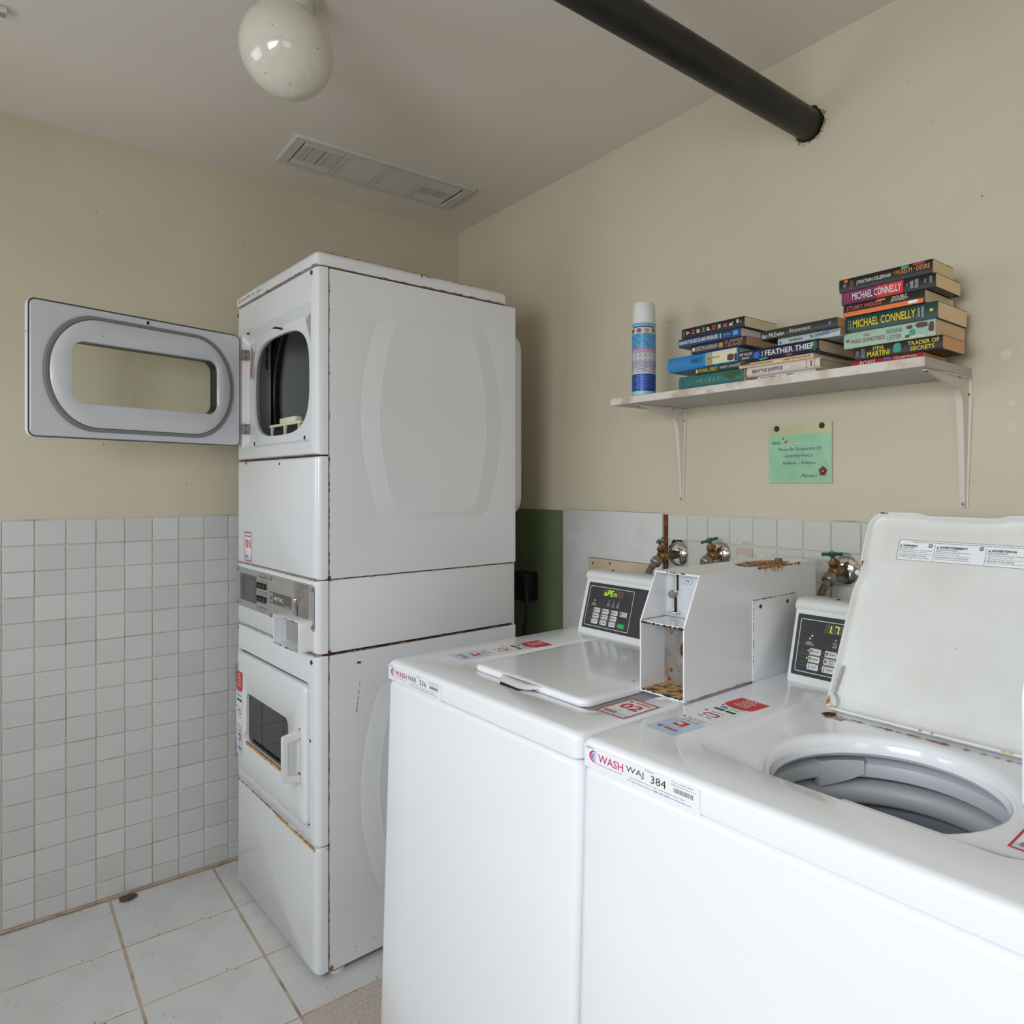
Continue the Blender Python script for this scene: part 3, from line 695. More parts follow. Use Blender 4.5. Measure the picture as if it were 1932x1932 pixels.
def id_label(parent, c, ux, uy, w_, h_, code, name='machine_label'):
    """white strip: swoosh, WASH, machine code, small print and barcode"""
    ik = Ink(c, ux, uy, 0.0003); ik.rect(label_white, -w_ / 2, -h_ / 2, w_ / 2, h_ / 2); st = ik.build(parent, {'label_white': name})[0]
    ik = Ink(c, ux, uy, 0.0003); X = lambda f: (f - 0.5) * w_; Y = lambda f: (f - 0.5) * h_
    ik.text(black_ink, 'PROPERTY OF', X(0.055), Y(0.90), w_ * 0.075, h_ * 0.075)
    swoosh(ik, X(0.10), Y(0.56), h_ * 0.27, 2, 1.25)
    ik.text(pink_ink, 'WASH', X(0.255), Y(0.58), w_ * 0.235, h_ * 0.36, bold=0.01)
    ik.text(grey_ink, 'multifamily laundry systems', X(0.24), Y(0.28), w_ * 0.24, h_ * 0.07)
    a, b = code.split()
    ik.text(black_ink, a, X(0.475), Y(0.61), w_ * 0.155, h_ * 0.33, bold=-0.004); ik.text(black_ink, b, X(0.675), Y(0.61), w_ * 0.125, h_ * 0.33, bold=-0.004)
    ik.text(grey_ink, 'Machine ID:', X(0.60), Y(0.90), w_ * 0.075, h_ * 0.065)
    ik.text(grey_ink, 'For immediate service or repair on this machine, please report', X(0.665), Y(0.31), w_ * 0.45, h_ * 0.075)
    ik.text(grey_ink, 'the 3 digit machine # above to', X(0.52), Y(0.17), w_ * 0.215, h_ * 0.08)
    ik.text(blue_ink, '800 342 5932', X(0.705), Y(0.17), w_ * 0.135, h_ * 0.09); ik.text(grey_ink, 'or', X(0.79), Y(0.17), w_ * 0.015, h_ * 0.06)
    ik.text(blue_ink, 'fixlaundry.com', X(0.87), Y(0.17), w_ * 0.13, h_ * 0.09)
    ik.text(grey_ink, 'This item is leased by WASH', X(0.865), Y(0.88), w_ * 0.17, h_ * 0.065); ik.text(grey_ink, 'Multifamily Laundry Systems, LLC', X(0.875), Y(0.77), w_ * 0.19, h_ * 0.065)
    r_ = random.Random(4); x = 0.80
    while x < 0.945:
        t = r_.choice((0.003, 0.0045, 0.006)); ik.rect(grey_ink, X(x), Y(0.47), X(x + t), Y(0.66), 2); x += t + r_.choice((0.003, 0.005))
    ik.build(st); return st
id_label(DR, (-0.532, -0.0362, 1.9400), (1, 0, 0), (0, 0, 1), 0.235, 0.026, 'IPB 665')

# control section
front_panel('control_panel', 0.8765, 1.0745)
cpx0, cpx1, cz0, cz1 = -0.648, -0.012, 0.936, 1.063
fp = loft('control_plate', steel, DR, [xz(rr((cpx0 + cpx1) / 2, 0.9995, cpx1 - cpx0, cz1 - cz0, 0.012), YF - d) for d in (0.0001, 0.0016)], False, True, 30)
ds = box('display_window', disp_m, fp, -0.613, -0.462, YF - 0.0026, YF - 0.0014, 0.958, 1.044); ds.data.materials[0] = mat('dryer_display', (74, 74, 72), 0.2)
box('divider_line', black_pl, fp, -0.577, -0.575, YF - 0.0032, YF - 0.0025, 0.960, 1.042)
for zz in (1.021, 0.980):
    for q in range(3): lathe('button', black_pl, fp, [(0.0095, 0), (0.0095, 0.006), (0.008, 0.008), (0, 0.0085)], (-0.437 + q * 0.029, YF - 0.0016, zz), (0, -1, 0), 14)
ik = Ink((0, YF - 0.0016, 0), (1, 0, 0), (0, 0, 1), 0.0003)
for sg, zb_ in ((1, 1.0), (-1, 1.0)):
    zz = lambda d: zb_ + sg * d
    for a, b in (((-0.458, 0.046), (-0.403, 0.060)), ((-0.403, 0.060), (-0.352, 0.046)), ((-0.450, 0.012), (-0.355, 0.012))): ik.line(black_ink, a[0], zz(a[1]), b[0], zz(b[1]), 0.0012)
ik.text(black_ink, 'UPPER DRYER', -0.403, 1.047, 0.062, 0.005); ik.text(black_ink, 'LOWER DRYER', -0.403, 0.953, 0.062, 0.005)
for q in range(3): ik.rect(grey_ink, -0.446 + q * 0.029, 1.034, -0.428 + q * 0.029, 1.0365); ik.rect(grey_ink, -0.446 + q * 0.029, 0.9655, -0.428 + q * 0.029, 0.968)
ik.rect(grey_ink, -0.440, 0.996, -0.366, 1.004); ik.text(white_ink, 'HIGH MED LOW', -0.403, 1.000, 0.060, 0.004, k=3)
nm_m = mat('name_plate', (88, 86, 84), 0.4)
ik.rect(nm_m, -0.343, 0.977, -0.168, 1.013); ik.poly(steel, rr(-0.326, 0.995, 0.024, 0.028, 0.004, 3, 0), 3); ik.text(nm_m, 'M', -0.326, 0.995, 0.014, 0.016, k=4, bold=0.02)
ik.text(white_ink, 'MAYTAG', -0.270, 0.995, 0.070, 0.012, k=3, bold=0.01); ik.text(white_ink, 'COMMERCIAL', -0.200, 0.981, 0.05, 0.004, k=3)
ik.build(fp, {'name_plate': 'name_plate'})
csl = box('coin_slide', steel_d, fp, -0.148, -0.052, YF - 0.004, YF - 0.0014, 0.945, 1.058, 0.001, 1)
lathe('knob', chrome, fp, [(0.007, 0), (0.008, 0.004), (0.005, 0.008), (0, 0.009)], (-0.128, YF - 0.004, 1.012), (0, -1, 0), 12)
box('slot', black_pl, fp, -0.123, -0.117, YF - 0.0048, YF - 0.0036, 0.965, 1.000)
box('slide_foot', chrome, fp, -0.140, -0.100, YF - 0.024, YF - 0.004, 0.958, 0.966, 0.003, 2)
ik = Ink((-0.10, YF - 0.004, 1.03), (1, 0, 0), (0, 0, 1), 0.0003); ik.text(grey_ink, '25c', 0, 0.008, 0.02, 0.006); ik.build(fp)
for x, z in ((-0.640, 1.056), (-0.640, 0.946), (-0.330, 1.052), (-0.330, 0.940), (-0.022, 1.050), (-0.022, 0.950)): lathe('screw', nut_m, fp, [(0.006, 0), (0.0055, 0.003), (0.003, 0.005), (0, 0.0054)], (x, YF - 0.0016, z), (0, -1, 0), 12)
# open white coin-cup frame on the front
lpA = rr(-0.114, 0.9265, 0.187, 0.082, 0.004, 3, 2); lpB = rr(-0.114, 0.9265, 0.181, 0.076, 0.003, 3, 2)
loft('coin_cup', enamel2, DR, [xz(lpA, YF - 0.0002), xz(lpA, -0.074), xz(rr(-0.114, 0.9265, 0.185, 0.080, 0.004, 3, 2), -0.0755), xz(lpB, -0.0745), xz(lpB, YF - 0.003)], False, False, 40)
loft('cup_back', plastic_dg, DR, [xz(lpB, YF - 0.003)], True, False, None)
rust_run(dark_gap, DR, (-0.204, -0.0757, 0.887), (-0.03, -0.0757, 0.887), (0, -1, 0), 0.004, 51, 50, 0.0004, keep=0.5)
rust_run(dark_gap, DR, (-0.15, -0.0757, 0.966), (-0.03, -0.0757, 0.966), (0, -1, 0), 0.003, 52, 40, 0.0004, keep=0.6)
for (z, sd) in ((1.0765, 53), (0.8735, 54)):
    rust_run(rust, DR, (X0 + 0.01, -0.0345, z), (-0.002, -0.034, z), (0, -1, 0), 0.005, sd, 70, 0.0008, keep=0.55)
    rust_run(rust, DR, (0.0004, 0.0, z), (0.0004, 0.63, z), (1, 0, 0), 0.005, sd + 5, 70, 0.0006, keep=0.55)
    blot('rust_spot', rust_dark, DR, (0.0006, 0.0, z + 0.004), (0, 1, 0), (0, 0, 1), 0.006, 0.009, sd + 9)

# lower dryer: recessed door with window and handle
dzc, dh, dxc, dw = 0.5925, 0.382, -0.3385, 0.575
front_panel('front_panel', 0.3585, 0.8705, [(rr(dxc, dzc, dw + 0.018, dh + 0.018, 0.022, 10, 14), YF), (rr(dxc, dzc, dw + 0.012, dh + 0.012, 0.020, 10, 14), YF + 0.010)] )
wcx, wcz, ww, wh = -0.357, 0.586, 0.362, 0.158
wl_ = rr(wcx, wcz, ww, wh, 0.022)
ld = loft('door', enamel2, DR, [xz(rr(dxc, dzc, dw, dh, 0.018), -0.026), xz(rr(dxc, dzc, dw, dh, 0.018), -0.038), xz(rr(dxc, dzc, dw - 0.006, dh - 0.006, 0.016), -0.043), xz(rr(dxc, dzc, dw - 0.016, dh - 0.016, 0.014), -0.0452), xz(rr(wcx, wcz, ww + 0.006, wh + 0.006, 0.024), -0.0452), xz(wl_, -0.043), xz(wl_, -0.028)], True, False, 40)
loft('window_seal', black_pl, ld, [xz(wl_, -0.034), xz(rr(wcx, wcz, ww - 0.022, wh - 0.022, 0.018), -0.030)], False, False, 40)
loft('window_glass', glass_dark, ld, [xz(wl_, -0.0345)], True, False, None)
loft('window_back', plastic_dg, ld, [xz(rr(wcx, wcz, ww - 0.02, wh - 0.02, 0.018), -0.0295)], True, False, None)
# handle: square-section bow
bm = bmesh.new()
outer = [(-0.0452, 0.658), (-0.090, 0.650), (-0.094, 0.646), (-0.094, 0.528), (-0.090, 0.524), (-0.0452, 0.516)]
inner_ = [(-0.0452, 0.638), (-0.078, 0.632), (-0.080, 0.630), (-0.080, 0.544), (-0.078, 0.542), (-0.0452, 0.536)]
add_loft(bm, [[(-0.095, a[0], a[1]), (-0.079, a[0], a[1]), (-0.079, b[0], b[1]), (-0.095, b[0], b[1])] for a, b in zip(outer, inner_)])
bmesh.ops.bevel(bm, geom=list(bm.edges), offset=0.0012, segments=1, affect='EDGES')
finish('handle', bm, plastic_w, ld, 30)
blot('rust_spot', rust, ld, (-0.088, -0.0455, 0.534), (1, 0, 0), (0, 0, 1), 0.013, 0.010, 6, 0.0008); blot('rust_spot', rust_light, ld, (-0.088, -0.0455, 0.661), (1, 0, 0), (0, 0, 1), 0.010, 0.004, 7, 0.0008)
rust_run(rust_light, ld, (wcx - ww / 2 + 0.004, -0.0454, wcz - wh / 2 - 0.004), (-0.11, -0.0454, wcz - wh / 2 - 0.004), (0, -1, 0), 0.013, 61, 80, 0.0008)
rust_run(rust, ld, (wcx - ww / 2 + 0.008, -0.0450, wcz - wh / 2 + 0.002), (-0.11, -0.0450, wcz - wh / 2 + 0.002), (0, -1, 0), 0.006, 62, 70, 0.0018)
rust_run(rust_light, ld, (wcx - ww / 2 - 0.003, -0.0454, wcz - wh / 2), (wcx - ww / 2 - 0.003, -0.0454, wcz - wh / 2 + 0.03), (0, -1, 0), 0.006, 63, 16, 0.0008)
for z in (0.708, 0.458): 
    hg = box('hinge', steel_d, DR, -0.648, -0.632, -0.0435, -0.0340, z - 0.031, z + 0.031, 0.001, 1)
    box('hinge_gap', dark_gap, hg, -0.6475, -0.6325, -0.0440, -0.0430, z - 0.001, z + 0.0005)
screw(DR, (-0.030, YF, 0.853), (0, -1, 0), 0.0065); screw(DR, (-0.643, -0.033, 0.857), (0, -1, 0), 0.0065)
lathe('bolt_hole', dark_gap, DR, [(0.005, 0), (0, 0.001)], (-0.040, YF, 0.638), (0, -1, 0), 10)
# payment sticker strip down the hinge side
def pay_sticker(parent, c, ux, uy, w_, h_, name='payment_sticker', red_top=True):
    """strip of length h_ along uy: red tab on top, icons, pale blue foot"""
    ik = Ink(c, ux, uy, 0.0003); t = h_ / 2
    ik.rect(label_white, -w_ / 2, -t * 0.40, w_ / 2, t * 0.54); ik.rect(label_blue, -w_ / 2, -t, w_ / 2, -t * 0.40)
    tab = [(-w_ / 2, t), (w_ / 2, t)] + [(w_ / 2 * math.cos(a), t * 0.62 - t * 0.10 * math.sin(a)) for a in [PI * k / 10 for k in range(11)]]
    ik.poly(red_ink, tab)
    ob = ik.build(parent, {'label_white': name, 'label_pale_blue': name, 'red_ink': 'red_tab'})
    st = ob[0]
    for o in ob[1:]: o.parent = st
    ik = Ink(c, ux, uy, 0.0003, 1)
    for q, s_ in enumerate(('PAY', 'WITH', 'YOUR', 'PHONE')): ik.text(white_ink, s_, 0, t * (0.92 - 0.085 * q), w_ * (0.42 + 0.06 * (q > 0)), t * 0.062, bold=0.02)
    ik.rect(black_ink, -w_ * 0.36, t * 0.28, -w_ * 0.02, t * 0.34); ik.rect(black_ink, w_ * 0.04, t * 0.28, w_ * 0.36, t * 0.34)
    ik.disc(skyblue_ink, -w_ * 0.24, t * 0.43, w_ * 0.10); ik.disc(green_ink, -w_ * 0.14, t * 0.41, w_ * 0.07, k=3); ik.text(green_ink, 'pay', w_ * 0.18, t * 0.42, w_ * 0.34, t * 0.06)
    ik.text(black_ink, 'Download our app', w_ * 0.06, t * 0.51, w_ * 0.62, t * 0.035); ik.disc(red_ink, -w_ * 0.40, t * 0.51, w_ * 0.05)
    ik.frame(red_ink, rr(0, t * 0.02, w_ * 0.5, t * 0.12, 0.004, 3, 0), w_ * 0.05); ik.rect(red_ink, -w_ * 0.2, t * 0.05, w_ * 0.2, t * 0.075)
    ik.text(black_ink, 'Add funds', w_ * 0.02, t * 0.15, w_ * 0.42, t * 0.035); ik.disc(red_ink, -w_ * 0.40, t * 0.15, w_ * 0.05)
    ik.rect(orange_ink, -w_ * 0.28, -t * 0.12, -w_ * 0.08, -t * 0.09); ik.rect(skyblue_ink, w_ * 0.02, -t * 0.12, w_ * 0.22, -t * 0.09)
    ik.disc(red_ink, -w_ * 0.40, -t * 0.30, w_ * 0.05)
    for q, s_ in enumerate(('Scan the machine', 'sticker or enter', 'number to start')): ik.text(black_ink, s_, w_ * 0.04, -t * (0.29 + 0.06 * q), w_ * 0.6, t * 0.035)
    ik.poly(red_ink, rr(0, -t * 0.58, w_ * 0.36, t * 0.17, 0.003, 3, 0)); ik.rect(label_white, -w_ * 0.13, -t * 0.62, w_ * 0.05, -t * 0.54, 3); ik.disc(orange_ink, w_ * 0.10, -t * 0.64, w_ * 0.07, k=4)
    swoosh(ik, -w_ * 0.22, -t * 0.84, w_ * 0.09, 2, 1.2); ik.text(red_ink, 'WASH', w_ * 0.10, -t * 0.84, w_ * 0.44, t * 0.075, bold=0.02)
    ik.build(st); return st
pay_sticker(DR, (-0.5965, -0.0453, 0.585), (1, 0, 0), (0, 0, 1), 0.060, 0.272)

# kick panel and seams
front_panel('kick_panel', 0.014, 0.3545)
rust_run(rust, DR, (X0 + 0.012, -0.0350, 0.3545), (-0.012, -0.0350, 0.3545), (0, -1, 0), 0.007, 71, 90, 0.0010, keep=0.25)
rust_run(rust_light, DR, (-0.30, -0.0352, 0.3500), (-0.010, -0.0352, 0.3490), (0, -1, 0), 0.010, 72, 60, 0.0009)
rust_run(rust_light, DR, (-0.014, -0.033, 0.3500), (0.0004, -0.004, 0.3510), (0.9, -0.45, 0), 0.010, 73, 16, 0.002)
rust_run(rust_dark, DR, (0.0003, -0.0005, 0.02), (0.0003, -0.0005, 0.87), (1, 0, 0), 0.003, 74, 70, 0.0006, keep=0.3)
blot('rust_spot', rust, DR, (0.0005, 0.006, 0.022), (0, 1, 0), (0, 0, 1), 0.007, 0.009, 75)
for y, z in ((0.075, 0.06), (0.075, 0.05), (0.075, 0.038), (0.13, 0.05)): blot('rust_spot', rust_light, DR, (0.0002, y, z), (0, 1, 0), (0, 0, 1), 0.0022, 0.0022, int(z * 1000), 0.0005, 8)
rust_run(rust, DR, (0.0006, 0.088, 0.79), (0.0006, 0.078, 0.70), (1, 0, 0), 0.003, 76, 20, 0.0006, keep=0.4)
blot('rust_spot', rust_dark, DR, (0.0004, 0.085, 0.838), (0, 1, 0), (0, 0, 1), 0.008, 0.004, 77)
for x, y in ((-0.02, 0.03), (-0.63, 0.03), (-0.02, 0.59), (-0.63, 0.59)): lathe('foot', plastic_w, DR, [(0, 0.0004), (0.022, 0.0004), (0.022, 0.006), (0.010, 0.009), (0.009, 0.022)], (x, y, 0), (0, 0, 1), 20)

# cord and outlet box behind the dryers
oc = thing('outlet_box', 'dark outlet box with black plug behind the dryer stack', 'outlet', (0.585, 0, 0.955))
box('box', black_pl, oc, -0.09, 0.006, -0.070, -0.0065, -0.055, 0.050, 0.006, 2)
tag(tube('power_cord', black_pl, None, spline([(0.575, -0.070, 1.015), (0.610, -0.085, 0.990), (0.640, -0.095, 0.935), (0.646, -0.10, 0.87), (0.630, -0.10, 0.80), (0.612, -0.09, 0.74), (0.60, -0.06, 0.55), (0.60, -0.03, 0.2), (0.60, -0.03, 0.01)], 8), 0.006, 8), 'black power cord looping down the green panel behind dryers', 'cord')

# ------------------------------------------------------------------ washing machines (local x 0..0.656, front at y 0)
WYAW = math.radians(1.7094); WEX = Vector((math.cos(WYAW), math.sin(WYAW), 0)); WEY = Vector((-math.sin(WYAW), math.cos(WYAW), 0))
WO = Vector((1.8645, -0.8748, 0))
WW, ZD = 0.653, 0.938
def wfront(x):
    t = min(max((x - 0.362) / 0.016, 0), 1); t = t * t * (3 - 2 * t); return 0.100 + 0.030 * t
def washer(off, label, opened):
    o = WO + WEX * off
    W = thing('washing_machine', label, 'washing machine', o, 1.7094, 'top loading washers side by side')
    cx = WW / 2
    # body, front sheet leaning out slightly towards the floor
    Ls = []
    for z, i in ((0.022, 0.004), (0.03, 0.0), (0.3, 0.0), (0.6, 0.0), (0.880, 0.0), (0.888, 0.002), (0.893, 0.008)):
        yf = 0.002 - 0.027 * (0.893 - z) / 0.87 + i; Ls.append(xy(rr(cx, (yf + 0.665 - i) / 2, WW - 2 * i, 0.665 - i - yf, 0.016), z))
    loft('cabinet', enamel, W, Ls, True, not opened, 40)
    box('toe_gap', dark_gap, W, 0.03, WW - 0.03, 0.03, 0.64, 0.0005, 0.022)
    # top deck
    cy, hd = 0.333, 0.666
    R_ = lambda i, r=0.016: rr(cx, cy, WW - 2 * i, hd - 2 * i, r, 7, 26)
    D = [xy(R_(0.006), 0.8955), xy(R_(0.0), 0.8975), xy(R_(0.0), 0.927), xy(R_(0.002), 0.933), xy(R_(0.006), 0.9365), xy(R_(0.013), ZD)]
    rcx, rcy, rw, rh = 0.372, 0.292, 0.468, 0.400
    R0 = rr(rcx, rcy, rw, rh, 0.045, 7, 26); R1 = rr(rcx, rcy, rw - 0.03, rh - 0.03, 0.045, 7, 26)
    D += [xy(R0, ZD), xy(rr(rcx, rcy, rw - 0.008, rh - 0.008, 0.045, 7, 26), ZD - 0.0015), xy(R1, ZD - 0.008)]
    if opened:
        def hole(r, z, ee=0.0):
            return [(x, max(y, wfront(x) - ee), z) for x, y in circ_like(R1, 0.379, 0.226, r)]
        D += [hole(0.172, ZD - 0.0085, 0.022), hole(0.163, ZD - 0.009, 0.013), hole(0.156, ZD - 0.013, 0.005), hole(0.152, ZD - 0.022, 0.001), hole(0.1505, ZD - 0.034, 0.0), hole(0.156, ZD - 0.040, 0.006)]
    loft('top_deck', enamel, W, D, False, not opened, 45)
    # console at the back
    u0, u1 = 0.058, 0.549
    if opened: u0, u1 = 0.040, 0.546
    prof = [(0.5265, ZD - 0.0005), (0.5262, 0.943), (0.528, 0.947), (0.562, 1.073), (0.5635, 1.078), (0.5600, 1.083), (0.5590, 1.090), (0.5630, 1.097), (0.572, 1.1005), (0.585, 1.1015), (0.640, 1.097), (0.650, 1.09), (0.655, ZD - 0.0005)]
    def P_(x, s): 
        c0 = (0.60, 1.02); return [(x, c0[0] + (a - c0[0]) * s, c0[1] + (b - c0[1]) * s if b > ZD else b) for a, b in prof]
    con = loft('console', plastic_w, W, [P_(u0, 0.965), P_(u0 + 0.0015, 0.985), P_(u0 + 0.005, 1.0), P_(u1 - 0.005, 1.0), P_(u1 - 0.0015, 0.985), P_(u1, 0.965)], True, True, 40)
    sl = Vector((0, 0.562 - 0.528, 1.073 - 0.947)).normalized()
    po = Vector((0, 0.5275 - 0.0022 * 0, 0.9455))           # u,v origin on the slanted face (v measured from the deck line)
    org = Vector((0, 0.528, 0.947)) - sl * 0.0085
    nf = Vector((1, 0, 0)).cross(sl)
    if opened: px0 = 0.048
    else: px0 = 0.0725
    ik = Ink(org, (1, 0, 0), sl, 0.0004)
    bmf = bmesh.new(); lp = rr((px0 + 0.538) / 2, 0.0745, 0.538 - px0, 0.122, 0.003, 4, 0)
    add_loft(bmf, [[tuple(org + Vector((1, 0, 0)) * a + sl * b + nf * d) for a, b in lp] for d in (-0.0005, 0.0009)], False, True)
    face = finish('control_face', bmf, panel_blk, con, 30)
    org2 = org + nf * 0.0009
    dx = px0 - 0.0725
    ik = Ink(org2, (1, 0, 0), sl, 0.0003)
    def fr(x0, y0, x1, y1, t):
        pts = rr((x0 + x1) / 2, (y0 + y1) / 2, x1 - x0, y1 - y0, 0.004, 4, 0); inn = rr((x0 + x1) / 2, (y0 + y1) / 2, x1 - x0 - 2 * t, y1 - y0 - 2 * t, 0.003, 4, 0)
        bm = ik.b(white_ink); A = [bm.verts.new(ik.P(*p)) for p in pts]; B = [bm.verts.new(ik.P(*p)) for p in inn]
        for i in range(len(A)): j = (i + 1) % len(A); bm.faces.new((A[i], A[j], B[j], B[i]))
    fr(0.080 + dx, 0.021, 0.244 + dx, 0.1265, 0.0012)
    for v in (0.0565, 0.0415): ik.line(grey_ink, 0.090 + dx, v, 0.196 + dx, v, 0.0009)
    for s_, v in (('Soil', 0.064), ('Cycle', 0.049), ('Temp', 0.034)): ik.text(grey_ink, s_, 0.094 + dx, v, None, 0.0032)
    for q, s_ in enumerate(('WASH', 'RINSE', 'SPIN')):
        u = 0.159 + 0.0175 * q + dx; ik.text(white_ink, s_, u, 0.0795, 0.010, 0.0030); ik.frame(white_ink, rr(u, 0.0855, 0.007, 0.005, 0.001, 2, 0), 0.0006); ik.rect(white_ink, u, 0.0915, u + 0.0018, 0.0945)
    ik.text(white_ink, 'INSERT', 0.105 + dx, 0.0805, 0.012, 0.0028); ik.text(white_ink, 'COINS/CARD', 0.105 + dx, 0.0768, 0.019, 0.0030); ik.poly(white_ink, [(0.104 + dx, 0.086), (0.108 + dx, 0.0885), (0.104 + dx, 0.091)])
    ik.text(red_ink, 'S', 0.290 + dx, 0.030, 0.010, 0.013, bold=0.03)
    ik.build(face)
    def button(u, v, s_, m=btn_m, mark=0):
        bm = bmesh.new(); lp = rr(u, v, 0.0245, 0.0122, 0.002, 4, 0)
        lpi = rr(u, v, 0.0235, 0.0112, 0.002, 4, 0)
        add_loft(bm, [[tuple(org2 + Vector((1, 0, 0)) * a + sl * b + nf * d) for a, b in l_] for l_, d in ((lp, 0), (lp, 0.0006), (lpi, 0.0009))], False, True)
        bo = finish('button', bm, m, con, 30)
        i2 = Ink(org2 + nf * 0.0009, (1, 0, 0), sl, 0.0003); c_ = black_ink if m is btn_m else white_ink
        if '|' in s_:
            a_, b_ = s_.split('|'); i2.text(c_, a_, u + 0.004, v + 0.0025, 0.010, 0.0030); i2.text(c_, b_, u + 0.004, v - 0.0025, 0.010, 0.0030)
        else: i2.text(c_, s_, u + (0.003 if m is btn_m else 0), v, 0.0125, 0.0034)
        if m is btn_m:
            if mark == 2: i2.rect(c_, u - 0.0085, v - 0.003, u - 0.0075, v + 0.004); i2.disc(c_, u - 0.008, v - 0.003, 0.0012, 8)
            else: i2.frame(c_, rr(u - 0.0078, v, 0.005, 0.0055, 0.001, 2, 0), 0.0009); i2.rect(c_, u - 0.0095, v + 0.0005, u - 0.0062, v + 0.0030)
        # the lettering is its button's own print, but buttons are already sub-parts: hang it on the console as print
        for t_ in i2.build(con, {}): t_.name = 'button_lettering'
        i3 = Ink(org2, (1, 0, 0), sl, 0.0003)
        on = opened and abs(u - (0.1195 + dx)) < 0.004 and v > 0.04
        i3.rect(seg_m if on else grey_ink, u - 0.0165, v - 0.001, u - 0.0145, v + 0.002)
        for t_ in i3.build(con): t_.name = 'indicator_light'
    for r_, (v, names, sh_) in enumerate(((0.064, ('LIGHT', 'MEDIUM', 'HEAVY', 'SMALL|LOAD'), 0.0), (0.049, ('NORMAL', 'PERM|PRESS', 'DELICATE'), -0.0016), (0.034, ('HOT', 'WARM', 'COLD'), -0.0032))):
        for q, s_ in enumerate(names): button(0.1200 + 0.0330 * q + dx + sh_ * 0.6, v, s_, mark=2 if r_ == 2 else 1)
    button(0.2165 + dx, 0.034, 'START', btn_g)
    # display with lit segments
    bm = bmesh.new(); lp = [(0.134 + dx, 0.1035), (0.208 + dx, 0.1035), (0.208 + dx, 0.1215), (0.134 + dx, 0.1215)]
    add_loft(bm, [[tuple(org2 + Vector((1, 0, 0)) * a + sl * b + nf * d) for a, b in lp] for d in (0, 0.0006)], False, True)
    dsp = finish('display', bm, disp_m, con, 30)
    i4 = Ink(org2 + nf * 0.0006, (1, 0, 0), sl, 0.0003)
    SEG = {'o': 'cdeg', 'P': 'abefg', 'E': 'adefg', 'n': 'ceg', '1': 'bc', '7': 'abc'}
    def digit(ch, u, w_=0.0088, h_=0.0138, t=0.0017):
        v0 = 0.1055; sk = 0.12
        pt = lambda a, b: (u + a * w_ + b * h_ * sk, v0 + b * h_)
        S_ = {'a': (0, 1, 1, 1), 'b': (1, .5, 1, 1), 'c': (1, 0, 1, .5), 'd': (0, 0, 1, 0), 'e': (0, 0, 0, .5), 'f': (0, .5, 0, 1), 'g': (0, .5, 1, .5)}
        for s_ in SEG[ch]:
            a, b, c_, d = S_[s_]; i4.line(seg_m, *pt(a + (0.12 if a != c_ else 0), b + (0.05 if b != d else 0)), *pt(c_ - (0.12 if a != c_ else 0), d - (0.05 if b != d else 0)), t)
    if opened:
        digit('1', 0.1375 + dx); digit('7', 0.1535 + dx); i4.rect(seg_m, 0.1490 + dx, 0.1050, 0.1507 + dx, 0.1067); i4.rect(seg_m, 0.108 + dx, 0.0935, 0.111 + dx, 0.0960)
    else:
        for q, c_ in enumerate('oPEn'): digit(c_, 0.1385 + 0.0118 * q + dx, 0.0075)
    for t_ in i4.build(con): t_.name = 'display_digits'
    lathe('screw', screw_m, con, [(0.004, 0), (0.003, 0.002), (0, 0.0025)], ((0.125 if not opened else 0.116), 0.596, 1.1010), (0, 0, 1), 10)
    # strip labels and stickers
    id_label(W, (0.115 + 0.008 if opened else 0.122, -0.0004, 0.9125), (1, 0, 0), (0, 0, 1), 0.228, 0.0335, 'WAJ 384' if opened else 'WAR 336')
    ta = math.radians(-4.2 if opened else -3.4); sux, suy = (math.cos(ta), math.sin(ta), 0), (-math.sin(ta), math.cos(ta), 0)
    pay_sticker(W, (0.0755 if opened else 0.1030, 0.2305 if opened else 0.246, ZD), sux, suy, 0.064, 0.244 if opened else 0.252)
    number_sticker(W, (0.615 if not opened else 0.598, 0.151 if not opened else 0.167, ZD), (1, 0, 0), (0, 1, 0), 0.068, 0.094, '02' if not opened else '')
    return W
WA = washer(-0.6565, 'closed top loading washer showing open on its green display, beside dryer', False)
WB = washer(0.0030, 'nearer top loading washer with its lid raised and round tub open', True)

# closed lid of the far washer
lc = (0.371, 0.2885); lw, lh = 0.360, 0.366
def lid_loop(i, r): return rr(lc[0], lc[1], lw - 2 * i, lh - 2 * i, r, 7, 14)
def notch(lp, z, d):
    out = []
    for x, y in lp:
        if y < 0.13:
            t = min(max((x - 0.285) / 0.03, 0), 1) * min(max((0.425 - x) / 0.03, 0), 1); out.append((x, y, z - d * t))
        else: out.append((x, y, z))
    return out
lid1 = loft('lid', enamel, WA, [notch(lid_loop(0.002, 0.02), ZD - 0.006, 0.0), notch(lid_loop(0.0, 0.02), ZD - 0.001, 0.0), notch(lid_loop(0.0, 0.02), ZD + 0.003, 0.0), notch(lid_loop(0.002, 0.02), ZD + 0.0065, 0), notch(lid_loop(0.007, 0.02), ZD + 0.0082, 0), notch(lid_loop(0.016, 0.02), ZD + 0.0085, 0), notch(lid_loop(0.05, 0.02), ZD + 0.0085, 0)], True, True, 45)
pt = [(0.300, 0.106), (0.312, 0.090), (0.330, 0.079), (0.395, 0.076), (0.412, 0.088), (0.424, 0.106)]
bm = bmesh.new()
add_loft(bm, [[(x, 0.112, ZD + 0.004) for x, y in pt], [(x, 0.106, ZD + 0.0075) for x, y in pt], [(x, (y + 0.106) / 2, ZD + 0.006) for x, y in pt], [(x, y, ZD + 0.0030) for x, y in pt], [(x, y + 0.002, ZD + 0.0012) for x, y in pt]], False, False, False)
finish('finger_pull', bm, enamel, lid1, 50, normals=True)
